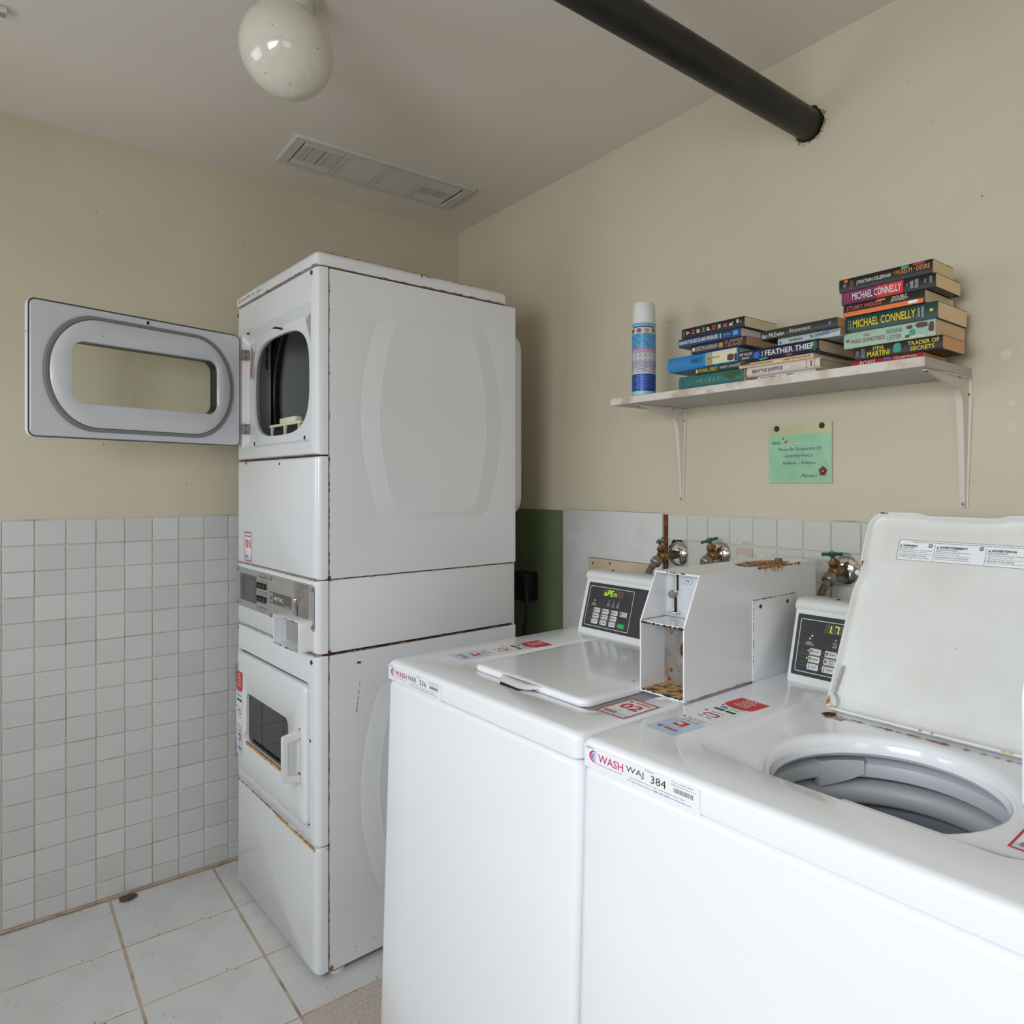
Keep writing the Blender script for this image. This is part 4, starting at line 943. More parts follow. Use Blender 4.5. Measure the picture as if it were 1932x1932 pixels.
bm = bmesh.new(); bm.faces.new([bm.verts.new((x, y, ZD + 0.0006)) for x, y in ((0.318, 0.107), (0.322, 0.085), (0.338, 0.0715), (0.400, 0.0715), (0.404, 0.107))]); finish('finger_recess_shade', bm, dark_gap, WA, None)  # flat dark patch paints the shade of a scoop under the pull
blot('scuff', stain_brown, WA, (0.523, 0.262, ZD + 0.0087), (1, 0, 0), (0, 1, 0), 0.006, 0.002, 8, 0.0004, 10)

# raised lid of the near washer: a shallow tray seen from its underside
la = Vector((-0.0045, 0.4150, ZD + 0.0002)); ls_ = Vector((0, 0.585 - 0.412, 1.276 - 0.938)).normalized(); ln = Vector((1, 0, 0)).cross(ls_)
def lid_rr(cx, cy, w_, h_, rt, rb):
    a = rr(cx, cy, w_, h_, rt, 7, 26); b = rr(cx, cy, w_, h_, rb, 7, 26)
    return [p if p[1] > cy else q for p, q in zip(a, b)]
def lid2(i, d, r, dent=1.0):
    out = []
    for u, v in lid_rr(0.3715, 0.1925, 0.361 - 2 * i, 0.387 - 2 * i, r, max(r * 0.42, 0.006)):
        if v > 0.3:
            t = min(max((u - 0.275) / 0.03, 0), 1) * min(max((0.44 - u) / 0.03, 0), 1); t = t * t * (3 - 2 * t); v -= 0.006 * t
        if u < 0.25 and 0.03 < v < 0.34:
            u += dent * 0.007 * math.exp(-((v - 0.258) / 0.022) ** 2)
        out.append(tuple(la + Vector((1, 0, 0)) * u + ls_ * v + ln * d))
    return out
# ln points to the viewer's side (underside of the open lid)
L2 = loft('lid', enamel_lid, WB, [lid2(0.012, -0.012, 0.03), lid2(0.003, -0.011, 0.03), lid2(0.0, -0.007, 0.03), lid2(0.0, 0.0015, 0.03), lid2(0.0012, 0.003, 0.03), lid2(0.0035, 0.003, 0.028), lid2(0.005, 0.0015, 0.027), lid2(0.007, -0.004, 0.025, 1.3), lid2(0.013, -0.0075, 0.022, 1.8), lid2(0.03, -0.0075, 0.02, 0)], True, True, 40)
def lp3(u, v, d=0.0): return la + Vector((1, 0, 0)) * u + ls_ * v + ln * d
tube('hinge_wire', steel, L2, spline([lp3(0.2055, 0.080, -0.001), lp3(0.2035, 0.048, 0.001), lp3(0.2025, 0.030, 0.002), lp3(0.209, 0.022, 0.003), lp3(0.2115, 0.012, 0.003), lp3(0.206, 0.004, 0.002), lp3(0.198, 0.004, -0.002)], 6), [0.0026] * 12 + [0.0018] * 25, 8)
lathe('bumper', plastic_w, L2, [(0.0052, 0), (0.0052, 0.006), (0.004, 0.0075), (0, 0.008)], lp3(0.1935, 0.258, -0.002), tuple(ln), 14)
for u, v, rx, ry, m, sd in ((0.1950, 0.014, 0.003, 0.010, rust, 1), (0.203, 0.0035, 0.010, 0.0022, rust_light, 2), (0.1985, 0.276, 0.0022, 0.008, rust, 3), (0.2175, 0.3820, 0.010, 0.0018, rust, 4), (0.356, 0.0015, 0.003, 0.0016, rust, 5), (0.374, 0.0015, 0.003, 0.0016, rust, 6), (0.480, 0.0015, 0.010, 0.002, rust_light, 7)):
    blot('rust_spot', m, L2, lp3(u, v, 0.0035), (1, 0, 0), ls_, rx, ry, sd, 0.0004, 14)
ik = Ink(lp3(0, 0.0075, -0.0073), (1, 0, 0), ls_, 0.0003)
# caution label in three languages
sb = []
ik.poly(label_white, rr(0.3605, 0.3065, 0.213, 0.040, 0.003, 3, 0))
wl2 = ik.build(L2, {'label_white': 'warning_label'})[0]
ik = Ink(lp3(0, 0.0075, -0.0073), (1, 0, 0), ls_, 0.0003, 1)
bm_ = rr(0.3605, 0.3065, 0.213, 0.040, 0.003, 3, 0); inn = rr(0.3605, 0.3065, 0.2116, 0.0386, 0.003, 3, 0)
b_ = ik.b(grey_ink); A = [b_.verts.new(ik.P(*p, 2)) for p in bm_]; B = [b_.verts.new(ik.P(*p, 2)) for p in inn]
for i in range(len(A)): j = (i + 1) % len(A); b_.faces.new((A[i], A[j], B[j], B[i]))
ik.text(black_ink, 'Energy Saving Cycles (if available) are recommended for all large loads and normally soiled loads including cotton linens', 0.372, 0.3228, 0.185, 0.0026)
for x in (0.3185, 0.402): ik.line(grey_ink, x, 0.288, x, 0.319, 0.0006)
for k, (x, head, tx) in enumerate(((0.2565, 'WARNING', ('FOR YOUR SAFETY', 'DO NOT reach into the washer until all', 'moving parts have stopped.', 'DO NOT let children play in washer.', 'TO REDUCE THE RISK OF FIRE', 'DO NOT wash flammable fluids.')), (0.3215, 'AVERTISSEMENT', ('POUR VOTRE SECURITE', 'NE PAS mettre la main dans la laveuse', 'avant larret complet.', 'NE PAS laisser les enfants jouer.', 'POUR REDUIRE LE RISQUE DE FEU', 'NE PAS laver les produits inflammables.')), (0.405, 'ADVERTENCIA', ('POR SU SEGURIDAD', 'NO introduzca las manos en la lavadora', 'hasta que se detenga.', 'NO permita que los ninos jueguen.', 'PARA REDUCIR EL RIESGO', 'NO lave productos inflamables.')))):
    ik.poly(black_ink, [(x, 0.3135), (x + 0.004, 0.3135), (x + 0.002, 0.317)]); ik.text(black_ink, head, x + 0.0055, 0.3152, 0.026 if k == 0 else (0.046 if k == 1 else 0.038), 0.0042, align='L', bold=0.03)
    for q, t_ in enumerate(tx): ik.text(black_ink if q in (0, 4) else grey_ink, t_, x, 0.3105 - q * 0.0036, min(0.058, 0.0019 * len(t_)), 0.0024, align='L')
    ik.disc(grey_ink, x + (0.054 if k == 0 else 0.073), 0.3172, 0.0040, 12); ik.rect(label_white, x + (0.0515 if k == 0 else 0.0705), 0.3165, x + (0.0565 if k == 0 else 0.0755), 0.3180, 3)
ik.build(wl2)
blot('rust_spot', rust_dark, WB, (0.198, 0.409, ZD - 0.0078), (1, 0, 0), (0, 1, 0), 0.014, 0.016, 14, 0.0008); blot('rust_spot', stain_brown, WB, (0.214, 0.401, ZD - 0.0078), (1, 0, 0), (0, 1, 0), 0.030, 0.016, 15, 0.0004, jag=0.6)
rust_run(stain_brown, WB, (0.20, 0.409, ZD - 0.0078), (0.55, 0.411, ZD - 0.0078), (0, 0, 1), 0.010, 16, 60, 0.0005, keep=0.4, name='dirt_line')

# tub of the near washer
tcx, tcy = 0.379, 0.232
lathe('tub_cover', plastic_g, WB, [(0.188, 0.886), (0.174, 0.883), (0.168, 0.879), (0.1655, 0.870), (0.1660, 0.859), (0.170, 0.856), (0.190, 0.854)], (tcx, tcy, 0), (0, 0, 1), 64)
lathe('balance_ring', plastic_g, WB, [(0.196, 0.845), (0.177, 0.843), (0.171, 0.838), (0.1690, 0.828), (0.1695, 0.816), (0.174, 0.811), (0.205, 0.806)], (tcx, tcy, 0), (0, 0, 1), 64)
lathe('tub_wall', mat('tub_gap_shade', (84, 84, 84), 0.7), WB, [(0.195, 0.897), (0.212, 0.86), (0.210, 0.78)], (tcx, tcy, 0), (0, 0, 1), 48)  # wall coloured dark to paint the deep shadow between the tub rings
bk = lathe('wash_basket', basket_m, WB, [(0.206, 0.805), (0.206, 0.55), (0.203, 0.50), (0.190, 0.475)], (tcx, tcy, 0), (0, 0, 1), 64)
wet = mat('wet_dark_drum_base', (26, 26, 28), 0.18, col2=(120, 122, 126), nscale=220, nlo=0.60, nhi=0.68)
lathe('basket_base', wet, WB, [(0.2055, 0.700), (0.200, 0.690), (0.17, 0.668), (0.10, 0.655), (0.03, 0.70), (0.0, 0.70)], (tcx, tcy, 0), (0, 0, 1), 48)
# bleach inlet on the tub cover
bm = bmesh.new(); lo = []
for k in range(9):
    a = math.radians(142 - 26 * k / 8 + 10); r0, r1 = 0.162, 0.176; zt = 0.886; zb_ = 0.846 + 0.018 * (k / 8) ** 2
    c_, s_ = math.cos(a), math.sin(a)
    lo.append([(tcx + r0 * c_, tcy + r0 * s_, zb_), (tcx + r0 * c_, tcy + r0 * s_, zt), (tcx + r1 * c_, tcy + r1 * s_, zt), (tcx + r1 * c_, tcy + r1 * s_, zb_)])
add_loft(bm, lo); finish('bleach_inlet', bm, plastic_g, WB, 40)

# ------------------------------------------------------------------ coin boxes
def coin_box(off, label, full):
    o = WO + WEX * off
    B = thing('coin_box', label, 'coin box', o + Vector((0, 0, ZD)), 1.7094, 'coin boxes on the washers')
    x0, x1, t = -0.1035, 0.0065, 0.0032
    Zl = lambda z: z - ZD + 0.0006
    prof = [(0.249, ZD), (0.249, 1.0725), (0.294, 1.165), (0.706, 1.165), (0.706, ZD)]
    pin = [(0.249, ZD + t), (0.249, 1.0725), (0.294, 1.165 - t), (0.704, 1.165 - t), (0.704, ZD + t)]
    bm = bmesh.new()
    # right and left side sheets, roof, floor
    for a, b in ((x1 - t, x1), (x0, x0 + t)): add_loft(bm, [[(x, y, Zl(z)) for y, z in prof] for x in (a, b)])
    add_loft(bm, [[(x, y, Zl(z)) for y, z in ((0.2925, 1.165 - t), (0.294, 1.165), (0.706, 1.165), (0.706, 1.165 - t))] for x in (x0 + t, x1 - t)], False, False)
    add_loft(bm, [[(x, y, Zl(z)) for y, z in ((0.249, ZD), (0.249, ZD + t), (0.706, ZD + t), (0.706, ZD))] for x in (x0 + t, x1 - t)], False, False)
    bmesh.ops.remove_doubles(bm, verts=bm.verts, dist=1e-5)
    hs = finish('housing', bm, enamel2, B, 30)
    sh = box('shelf', enamel2, B, x0 + t, x1 - t, 0.2495, 0.330, Zl(1.0705), Zl(1.0735))
    bu = box('slide_plate', plastic_g, B, x0 + t, x1 - t, 0.323, 0.327, Zl(1.0736), Zl(1.1615))
    box('vault_door', steel_d, B, x0 + t, x1 - t, 0.317, 0.322, Zl(ZD + 0.0034), Zl(1.0704))
    ik = Ink((0, 0, Zl(ZD + t)), (1, 0, 0), (0, 1, 0), 0.0005); ik.rect(rust_floor, x0 + t + 0.0005, 0.2505, x1 - t - 0.0005, 0.3165); ik.build(B, {'flaking_rust': 'rust_floor'})
    for x, z, r in ((-0.084, 1.044, 0.0048), (-0.084, 0.970, 0.0050), (-0.090, 0.951, 0.0058)): lathe('rivet', rust, B, [(r, 0), (r * .9, .001), (0, .0014)], (x, 0.317, Zl(z)), (0, -1, 0), 14)
    lk = lathe('lock_ring', rust_dark, B, [(0.0200, 0), (0.0200, 0.003), (0.0160, 0.003), (0.0160, 0.0005)], (-0.038, 0.317, Zl(1.013)), (0, -1, 0), 24)
    lathe('lock_face', steel_d, lk, [(0.0158, 0.0006), (0.0, 0.0008)], (-0.038, 0.317, Zl(1.013)), (0, -1, 0), 24)
    box('keyway', dark_gap, lk, -0.0395, -0.0365, 0.3155, 0.3162, Zl(1.004), Zl(1.016))
    if full:
        # coin slide: slot channel, knob and foot
        sl_ = box('coin_slide', chrome, B, -0.0735, -0.0705, 0.312, 0.323, Zl(1.122), Zl(1.1605), 0.001, 1)
        box('slot_dark', dark_gap, sl_, -0.0705, -0.0692, 0.320, 0.3228, Zl(1.1260), Zl(1.1580))
        lathe('slide_knob', nut_m, sl_, [(0.0078, 0), (0.0078, 0.010), (0.0070, 0.012), (0, 0.0128)], (-0.0790, 0.3225, Zl(1.1185)), (0, -1, 0.0), 20)
        box('slide_bar', chrome, sl_, -0.0785, -0.0755, 0.315, 0.323, Zl(1.0850), Zl(1.1120), 0.001, 1); box('slot_dark', dark_gap, sl_, -0.0755, -0.0732, 0.320, 0.3228, Zl(1.0850), Zl(1.1115))
        box('slide_foot', chrome, sl_, -0.0890, -0.0640, 0.310, 0.323, Zl(1.0815), Zl(1.0850), 0.0015, 2)
        ik = Ink((-0.048, 0.323, Zl(1.1465)), (1, 0, 0), (0, 0, 1), 0.0003); hx = [(-0.0145, 0), (-0.0095, -0.0062), (0.0095, -0.0062), (0.0145, 0), (0.0095, 0.0062), (-0.0095, 0.0062)]
        bm = ik.b(grey_ink); A = [bm.verts.new(ik.P(*p)) for p in hx]; Bv = [bm.verts.new(ik.P(p[0] * 0.95, p[1] * 0.9)) for p in hx]
        for i in range(6): bm.faces.new((A[i], A[(i + 1) % 6], Bv[(i + 1) % 6], Bv[i]))
        ik.text(grey_ink, '25¢', 0.001, 0, 0.0115, 0.0055, bold=0.01); ik.build(bu)
        # side access panel with two screws
        ap = loft('access_panel', enamel2, B, [[(x, a, Zl(b)) for a, b in rr(0.5385, 1.0132, 0.155 - 2 * i, 0.174 - 2 * i, 0.006, 4, 2)] for x, i in ((x1 + 0.0002, 0), (x1 + 0.0018, 0), (x1 + 0.0026, 0.001))], False, True, 40)
        for y in (0.486, 0.586): lathe('screw', screw_m, ap, [(0.0045, 0), (0.004, 0.001), (0, 0.0012)], (x1 + 0.0026, y, Zl(1.086)), (1, 0, 0), 12)
        rust_run(rust_dark, ap, (x1 + 0.0026, 0.462, Zl(1.1005)), (x1 + 0.0026, 0.615, Zl(1.1005)), (1, 0, 0), 0.0025, 81, 40, 0.0004, keep=0.3)
        rust_run(rust_dark, ap, (x1 + 0.0026, 0.4612, Zl(0.93)), (x1 + 0.0026, 0.4612, Zl(1.098)), (1, 0, 0), 0.0025, 82, 50, 0.0004, keep=0.5)
        blot('rust_patch', rust_floor, B, (-0.034, 0.553, Zl(1.165)), (1, 0, 0), (0, 1, 0), 0.044, 0.088, 83, 0.0006, 60, 0.25); blot('rust_patch', rust, B, (-0.022, 0.560, Zl(1.165)), (1, 0, 0), (0, 1, 0), 0.026, 0.070, 84, 0.0009, 44, 0.5)
        rust_run(rust, B, (x1, 0.478, Zl(1.1652)), (x1, 0.640, Zl(1.1652)), (1, 0, 0), 0.007, 85, 60, 0.0006, side=(0, 0, -1), keep=0.2)
        rust_run(rust_light, B, (x1, 0.50, Zl(1.1640)), (x1, 0.575, Zl(1.1640)), (1, 0, 0), 0.016, 86, 40, 0.0004, side=(0, 0, -1), keep=0.5)
        lathe('bolt', copper, B, [(0.008, 0.0002), (0.0085, 0.006), (0.007, 0.008), (0, 0.0085)], (-0.025, 0.606, Zl(1.165)), (0, 0, 1), 8)
        for (p, q, s_) in (((x0 + t, 0.2492, Zl(ZD + .004)), (x1, 0.2492, Zl(ZD + .004)), 91), ((x0 + .003, 0.2492, Zl(1.0705)), (x1, 0.2492, Zl(1.0705)), 92)): rust_run(dark_gap, B, p, q, (0, -1, 0), 0.005, s_, 40, 0.0006, keep=0.45)
        rust_run(rust, B, (x0 + 0.004, 0.2505, Zl(1.0736)), (x0 + 0.004, 0.322, Zl(1.0736)), (0, 0, 1), 0.006, 93, 30, 0.0004); rust_run(rust, B, (x0 + 0.004, 0.321, Zl(1.0736)), (x1 - 0.02, 0.321, Zl(1.0736)), (0, 0, 1), 0.005, 94, 30, 0.0004, keep=0.3)
        rust_run(dark_gap, B, (x0 + 0.03, 0.2932, Zl(1.1640)), (x1 - 0.035, 0.2932, Zl(1.1640)), (0, -0.9, 0.45), 0.0035, 95, 30, 0.0006, keep=0.4)
        rust_run(stain_brown, B, (x1 + 0.0003, 0.255, Zl(ZD + 0.001)), (x1 + 0.0003, 0.45, Zl(ZD + 0.001)), (1, 0, 0), 0.003, 96, 30, 0.0005, keep=0.4, name='dirt_line')
    return B
coin_box(-0.0008, 'white metal coin box with rusty open front between the two washers', True)
coin_box(0.6485, 'white coin box at far right end of the washer with raised lid', False)

# ------------------------------------------------------------------ taps with hoses
def tap(x, z, off, label, ang, roll, body_on=True):
    T = thing('hose_tap', label, 'tap', (x, -0.0037, z), 0, 'laundry taps on the right wall')
    lathe('escutcheon', chrome, T, [(0.039, 0.0004), (0.039, 0.003), (0.034, 0.010), (0.024, 0.016), (0.013, 0.019), (0.0115, 0.019)], (0, 0, 0), (0, -1, 0), 36, cap0=True)
    y1 = -off
    tube('supply_pipe', copper, T, [(0, -0.012, 0), (0, y1 + 0.016, 0)], 0.0108, 16)
    lathe('pipe_collar', copper, T, [(0.0125, 0.020), (0.0135, 0.022), (0.0135, 0.028), (0.0125, 0.030)], (0, 0, 0), (0, -1, 0), 16)
    lathe('valve_body', brass, T, [(0.0105, -0.020), (0.0135, -0.018), (0.0140, -0.008), (0.0155, 0.002), (0.0160, 0.008), (0.0135, 0.014), (0.006, 0.018), (0, 0.018)], (0, y1, 0), (0, -1, -0.12), 18)
    sd = Vector((0, -0.42, 1.0)).normalized(); so = Vector((0, y1, 0.004))
    lathe('bonnet', brass, T, [(0.010, 0), (0.011, 0.010), (0.0138, 0.014), (0.0138, 0.021), (0.010, 0.025), (0.0062, 0.028), (0.0045, 0.032), (0.0045, 0.040)], so, tuple(sd), 14)
    hc = so + sd * 0.0415
    a = math.radians(ang); hd = Vector((math.cos(a), math.sin(a), math.tan(math.radians(roll)))).normalized()
    bm = bmesh.new(); L_ = 0.0245
    add_tube(bm, [hc + hd * t for t in (-L_, -L_ * 0.9, -L_ * 0.45, -0.006, 0.006, L_ * 0.45, L_ * 0.9, L_)], [0.0035, 0.0045, 0.0036, 0.0058, 0.0058, 0.0036, 0.0045, 0.0035], 12)
    hn = finish('handle', bm, tap_green, T, 50)
    lathe('handle_screw', nut_m, hn, [(0.0048, 0.0), (0.0042, 0.0025), (0, 0.003)], hc + sd * 0.0045, tuple(sd), 10)
    nd = Vector((0, -0.80, -0.60)).normalized(); no = Vector((0, y1 - 0.012, -0.003))
    lathe('spout', brass, T, [(0.0115, 0), (0.0105, 0.020)], no, tuple(nd), 16)
    lathe('hose_nut', nut_m, T, [(0.0105, 0.012), (0.0165, 0.013), (0.0165, 0.028), (0.0140, 0.031), (0.0100, 0.032)], no, tuple(nd), 12, 25)
    hs = no + nd * 0.031
    P_ = spline([hs, hs + nd * 0.018, hs + Vector((0, -0.030, -0.032)), hs + Vector((0.0, -0.038, -0.062)), hs + Vector((0, -0.030, -0.12)), hs + Vector((0, 0.01, -0.25)), hs + Vector((0, 0.03, -0.45))], 7)
    tube('hose_ferrule', nut_m, T, [hs, hs + nd * 0.016], 0.0095, 14)
    tube('hose', braid, T, [p for p in P_[4:]], 0.0088, 14)
    return T
tap(1.294, 1.126, 0.070, 'brass tap with green handle beside rusty wood strip, over a broken tile', -62, 0)
tap(1.450, 1.137, 0.034, 'brass tap with tilted green handle between broken tile and coin box rust', 50, 16)
tap(1.831, 1.128, 0.048, 'brass tap with green handle nearest the raised washer lid', 50, 0)

# ------------------------------------------------------------------ notice in an acrylic holder
sg = thing('notice_sign', 'small green laundry hours notice screwed to wall below bookshelf', 'sign', (1.7035, 0, 1.4145))
SW, SH = 0.0905, 0.0765
loft('holder', acry, sg, [xz(rr(0, 0, 2 * SW, 2 * SH, 0.002, 3, 0), y) for y in (-0.0004, -0.0046)], True, True, 30)
ik = Ink((0, -0.0046, 0), (1, 0, 0), (0, 0, 1), 0.0003)
ik.rect(sign_cream, -SW, SH - 0.031, SW - 0.002, SH); o1 = ik.build(sg, {'sign_cream_paper': 'blank_strip'})[0]
ik = Ink((0, -0.0046, 0), (1, 0, 0), (0, 0, 1), 0.0003)
ik.rect(sign_green, -SW, -SH + 0.001, SW - 0.003, SH - 0.028, 2); card = ik.build(sg, {'sign_green_paper': 'notice_card'})[0]
ik = Ink((0, -0.0046, 0), (1, 0, 0), (0, 0, 1), 0.0003)
ik.text(sign_ink, 'Aloha', -0.0690, 0.0295, 0.027, 0.0085, shear=0.3, k=4)
ik.text(sign_ink, 'Please Be Respectful Of', 0.000, 0.0105, 0.124, 0.0105, k=4); ik.text(sign_ink, 'Laundry Hours', -0.001, -0.0065, 0.082, 0.0110, k=4)
ik.text(sign_ink, '8:00am – 8:00pm', -0.001, -0.0255, 0.094, 0.0100, k=4); ik.text(sign_ink, 'Mahalo!', 0.0275, -0.0570, 0.044, 0.0090, shear=0.3, k=4)
for q in range(5):
    a = math.radians(90 + 72 * q); ik.disc(darkred_ink, 0.0665 + 0.0068 * math.cos(a), -0.0465 + 0.0068 * math.sin(a), 0.0056, 12, 4)
ik.disc(sign_green, 0.0665, -0.0465, 0.0026, 10, 5); ik.line(darkred_ink, 0.0665, -0.0465, 0.0625, -0.0345, 0.0012, 5)
for x, y, r, m in ((-0.0480, 0.0395, 0.0028, grey_ink), (-0.0465, 0.034, 0.0042, sign_cream), (-0.041, 0.030, 0.0035, orange_ink), (-0.037, 0.0325, 0.0034, green_ink)): ik.disc(m, x, y, r, 10, 4)
ik.build(card)
box('clear_cover', film_m, sg, -SW, SW - 0.001, -0.0072, -0.0064, -SH, SH - 0.002)
tube('cover_crease', label_white, sg, [(-SW, -0.0074, 0.0215), (-0.05, -0.0074, 0.0215), (-0.02, -0.0074, 0.0245), (0.03, -0.0074, 0.0235), (SW - 0.002, -0.0074, 0.0215)], 0.0008, 6)
for x, z in ((-0.0665, SH - 0.010), (0.0640, SH - 0.009)):
    ws_ = lathe('screw', screw_m, sg, [(0.0075, 0), (0.0075, 0.001), (0.0055, 0.0012), (0.0055, 0.003), (0.0045, 0.004), (0, 0.0043)], (x, -0.0073, z), (0, -1, 0), 14)

# ------------------------------------------------------------------ shelf
SZ = 1.561; ST = 0.0195; SX0, SX1, SY = 1.228, 2.113, -0.221
shf = thing('wall_shelf', 'white painted plank shelf on two pale metal brackets holding books', 'shelf', ((SX0 + SX1) / 2, 0, SZ))
hx = (SX1 - SX0) / 2
bm = bmesh.new(); add_box(bm, -hx, hx, SY, -0.0006, 0, ST, 0.0008, 1)
bd = finish('board', bm, shelf_m, shf, 30)
bm = bmesh.new(); add_box(bm, -hx, hx, SY - 0.0012, SY - 0.0002, 0.0006, ST - 0.0006); finish('front_edge', bm, shelf_edge, bd, 30)
def bracket(x):
    # pressed-steel bracket: path from the front tip, round the corner, down the wall
    pts = []
    for k in range(10): t = k / 9; pts.append((-0.192 + t * 0.132, -0.0012, 0.0075 + 0.0085 * t, 0.003 + 0.022 * t ** 1.4))
    # corner fillet as seen from below
    for k in range(1, 10):
        a = math.radians(90 * k / 9); pts.append((-0.060 + 0.0 + 0.058 * math.sin(a), -0.0012 - 0.058 * (1 - math.cos(a)), 0.016, 0.025))
    for k in range(1, 13): t = k / 12; pts.append((-0.002, -0.059 - t * 0.215, 0.016 - 0.008 * t, 0.025 - 0.019 * t ** 0.8))
    loops = []
    n = len(pts)
    for i, (y, z, hw, h) in enumerate(pts):
        # base on board/wall, ridge towards the free side (down-front)
        if i < 10: nb = Vector((0, 0, -1)); 
        elif i < 19: a = math.radians(90 * (i - 9) / 9); nb = Vector((0, -math.sin(a), -math.cos(a)))
        else: nb = Vector((0, -1, 0))
        if i < 10: b0 = Vector((x, y, -0.0006))
        elif i < 19: 
            a = math.radians(90 * (i - 9) / 9); 
            b0 = Vector((x, -0.060 + 0.0594 * min(1, (i - 9) / 5), -0.0006 - 0.0585 * max(0, (i - 14) / 4)))
        else: b0 = Vector((x, -0.0006, z))
        if 10 <= i < 19: top = Vector((x, y, z)) + nb * h
        else: top = b0 + nb * h
        X = Vector((1, 0, 0)); fl_ = b0 + (top - b0).normalized() * min(0.003, (top - b0).length * 0.3)
        loops.append([tuple(b0 - X * hw), tuple(fl_ - X * hw), tuple(fl_ - X * hw * 0.62), tuple(top - X * hw * 0.40), tuple(top - X * hw * 0.15), tuple(top + X * hw * 0.15), tuple(top + X * hw * 0.40), tuple(fl_ + X * hw * 0.62), tuple(fl_ + X * hw), tuple(b0 + X * hw)])
    br = loft('bracket', bracket_m, shf, loops, True, True, 40)
    screw(br, (x, -0.183, -0.0038), (0, 0, -1), 0.0036); screw(br, (x + 0.009, -0.052, -0.0035), (0, 0, -1), 0.0036)
    screw(br, (x + 0.0085, -0.0035, -0.036), (0, -1, 0), 0.0036); screw(br, (x, -0.006, -0.268), (0, -1, 0), 0.0042, nut_m)
    for k in range(5): blot('rust_spot', rust, br, (x + rnd.uniform(-0.007, 0.007), -0.0042, -0.05 - 0.05 * k * rnd.random()), (1, 0, 0), (0, 0, 1), 0.0016, 0.0022, k, 0.0004, 8)
    return br
bracket(1.3035 - (SX0 + SX1) / 2); bracket(2.099 - (SX0 + SX1) / 2)

# ------------------------------------------------------------------ books
STOP = SZ + ST
def book(label, grp, x0, x1, zb, zt, y, dep, cov, texts, hard=False, page=(196, 180, 152), yaw=0.0, bulge=None, spots=()):
    """texts: (string, u0, u1, v, h, colour, rot, bold, shear) with u,v as fractions of the spine"""
    L_, t = x1 - x0, zt - zb
    B = thing('book', label, 'book', ((x0 + x1) / 2, y, zb), yaw, grp)
    cm = mat('book_cover', cov, 0.35); pm = mat('book_pages', tuple(min(245, int(c * 1.14)) for c in page), 0.85)
    ct = 0.0024 if hard else 0.0008; bg_ = bulge if bulge is not None else (0.005 if hard else 0.0015)
    oh = 0.003 if hard else 0.0
    sp = []
    K = 8
    for k in range(K + 1):
        a = PI * k / K; v = 0.5 - 0.5 * math.cos(a); e = abs(2 * v - 1) ** 3.0
        sp.append((-bg_ * (1 - e) + bg_, v))
    outer = [(dep, 0.0)] + [(yy, v * t) for yy, v in sp] + [(dep, t)]
    inn = [(dep, t - ct)] + [(yy + ct, min(max(v * t, ct), t - ct)) for yy, v in reversed(sp)] + [(dep, ct)]
    loop = outer + inn
    loft('cover', cm, B, [[(xx, yy, zz) for yy, zz in loop] for xx in (-L_ / 2, L_ / 2)], True, True, 40)
    pl = [(0.0035 + bg_, ct * 1.02), (0.0022 + bg_ * 0.9, t / 2), (0.0035 + bg_, t - ct * 1.02), (dep - oh - 0.001, t - ct * 1.02), (dep - oh - 0.003 * hard, t / 2), (dep - oh - 0.001, ct * 1.02)]
    loft('pages', pm, B, [[(xx, yy, zz) for yy, zz in pl] for xx in (-L_ / 2 + oh + 0.0004, L_ / 2 - oh - 0.0004)], True, True, 30)
    ik = Ink((-L_ / 2, 0.0, 0.0), (1, 0, 0), (0, 0, 1), 0.0003)
    rs = random.Random(len(label))
    for si, (m, u0, v0, u1, v1, *fl_) in enumerate(spots):
        kk_ = 1 + 0.22 * si
        if fl_ or v1 - v0 > 0.9 or u1 - u0 > 0.5 or u1 - u0 < 0.045: ik.rect(m, u0 * L_, v0 * t, u1 * L_, v1 * t, kk_)
        else: ik.poly(m, [((u0 + u1) / 2 * L_ + (u1 - u0) / 2 * L_ * c_, (v0 + v1) / 2 * t + (v1 - v0) / 2 * t * s_) for c_, s_ in [(math.copysign(abs(math.cos(a)) ** 0.6, math.cos(a)) * rs.uniform(.82, 1.08), math.copysign(abs(math.sin(a)) ** 0.6, math.sin(a)) * rs.uniform(.8, 1.0)) for a in [2 * PI * q / 18 for q in range(18)]]], kk_)
    for tx in texts:
        s_, u0, u1, v, h, m = tx[:6]; rot = tx[6] if len(tx) > 6 else 0; bold = tx[7] if len(tx) > 7 else 0.0; shear = tx[8] if len(tx) > 8 else 0.0
        wd, hh = (u1 - u0) * L_, h * t
        if rot: ik.text(m, s_, (u0 + u1) / 2 * L_, v * t, hh, wd, rot=90, bold=bold, k=4)
        else: ik.text(m, s_, (u0 + u1) / 2 * L_, v * t, wd, hh, bold=bold, shear=shear, k=4)
    ik.build(B)
    return B
ik_w = white_ink; yel = mat('yellow_ink', (226, 200, 40), 0.5); gold = mat('gold_ink', (190, 140, 60), 0.5); cream_i = mat('cream_ink', (214, 206, 180), 0.5); coral = mat('coral_ink', (228, 96, 84), 0.5)
teal_i = mat('teal_ink', (60, 150, 130), 0.5); sand_i = mat('sand_ink', (150, 160, 150), 0.5); navy_i = mat('navy_ink', (30, 44, 84), 0.5); green_d = mat('dark_green_ink', (40, 84, 40), 0.5); brown_i = mat('brown_ink', (92, 56, 48), 0.5); mint_i = mat('mint_ink', (140, 190, 170), 0.5)
G1, G2, G3 = 'books in the left stack', 'books in the middle stack', 'books in the right stack'
yL = -0.204
zz = STOP + 0.0003
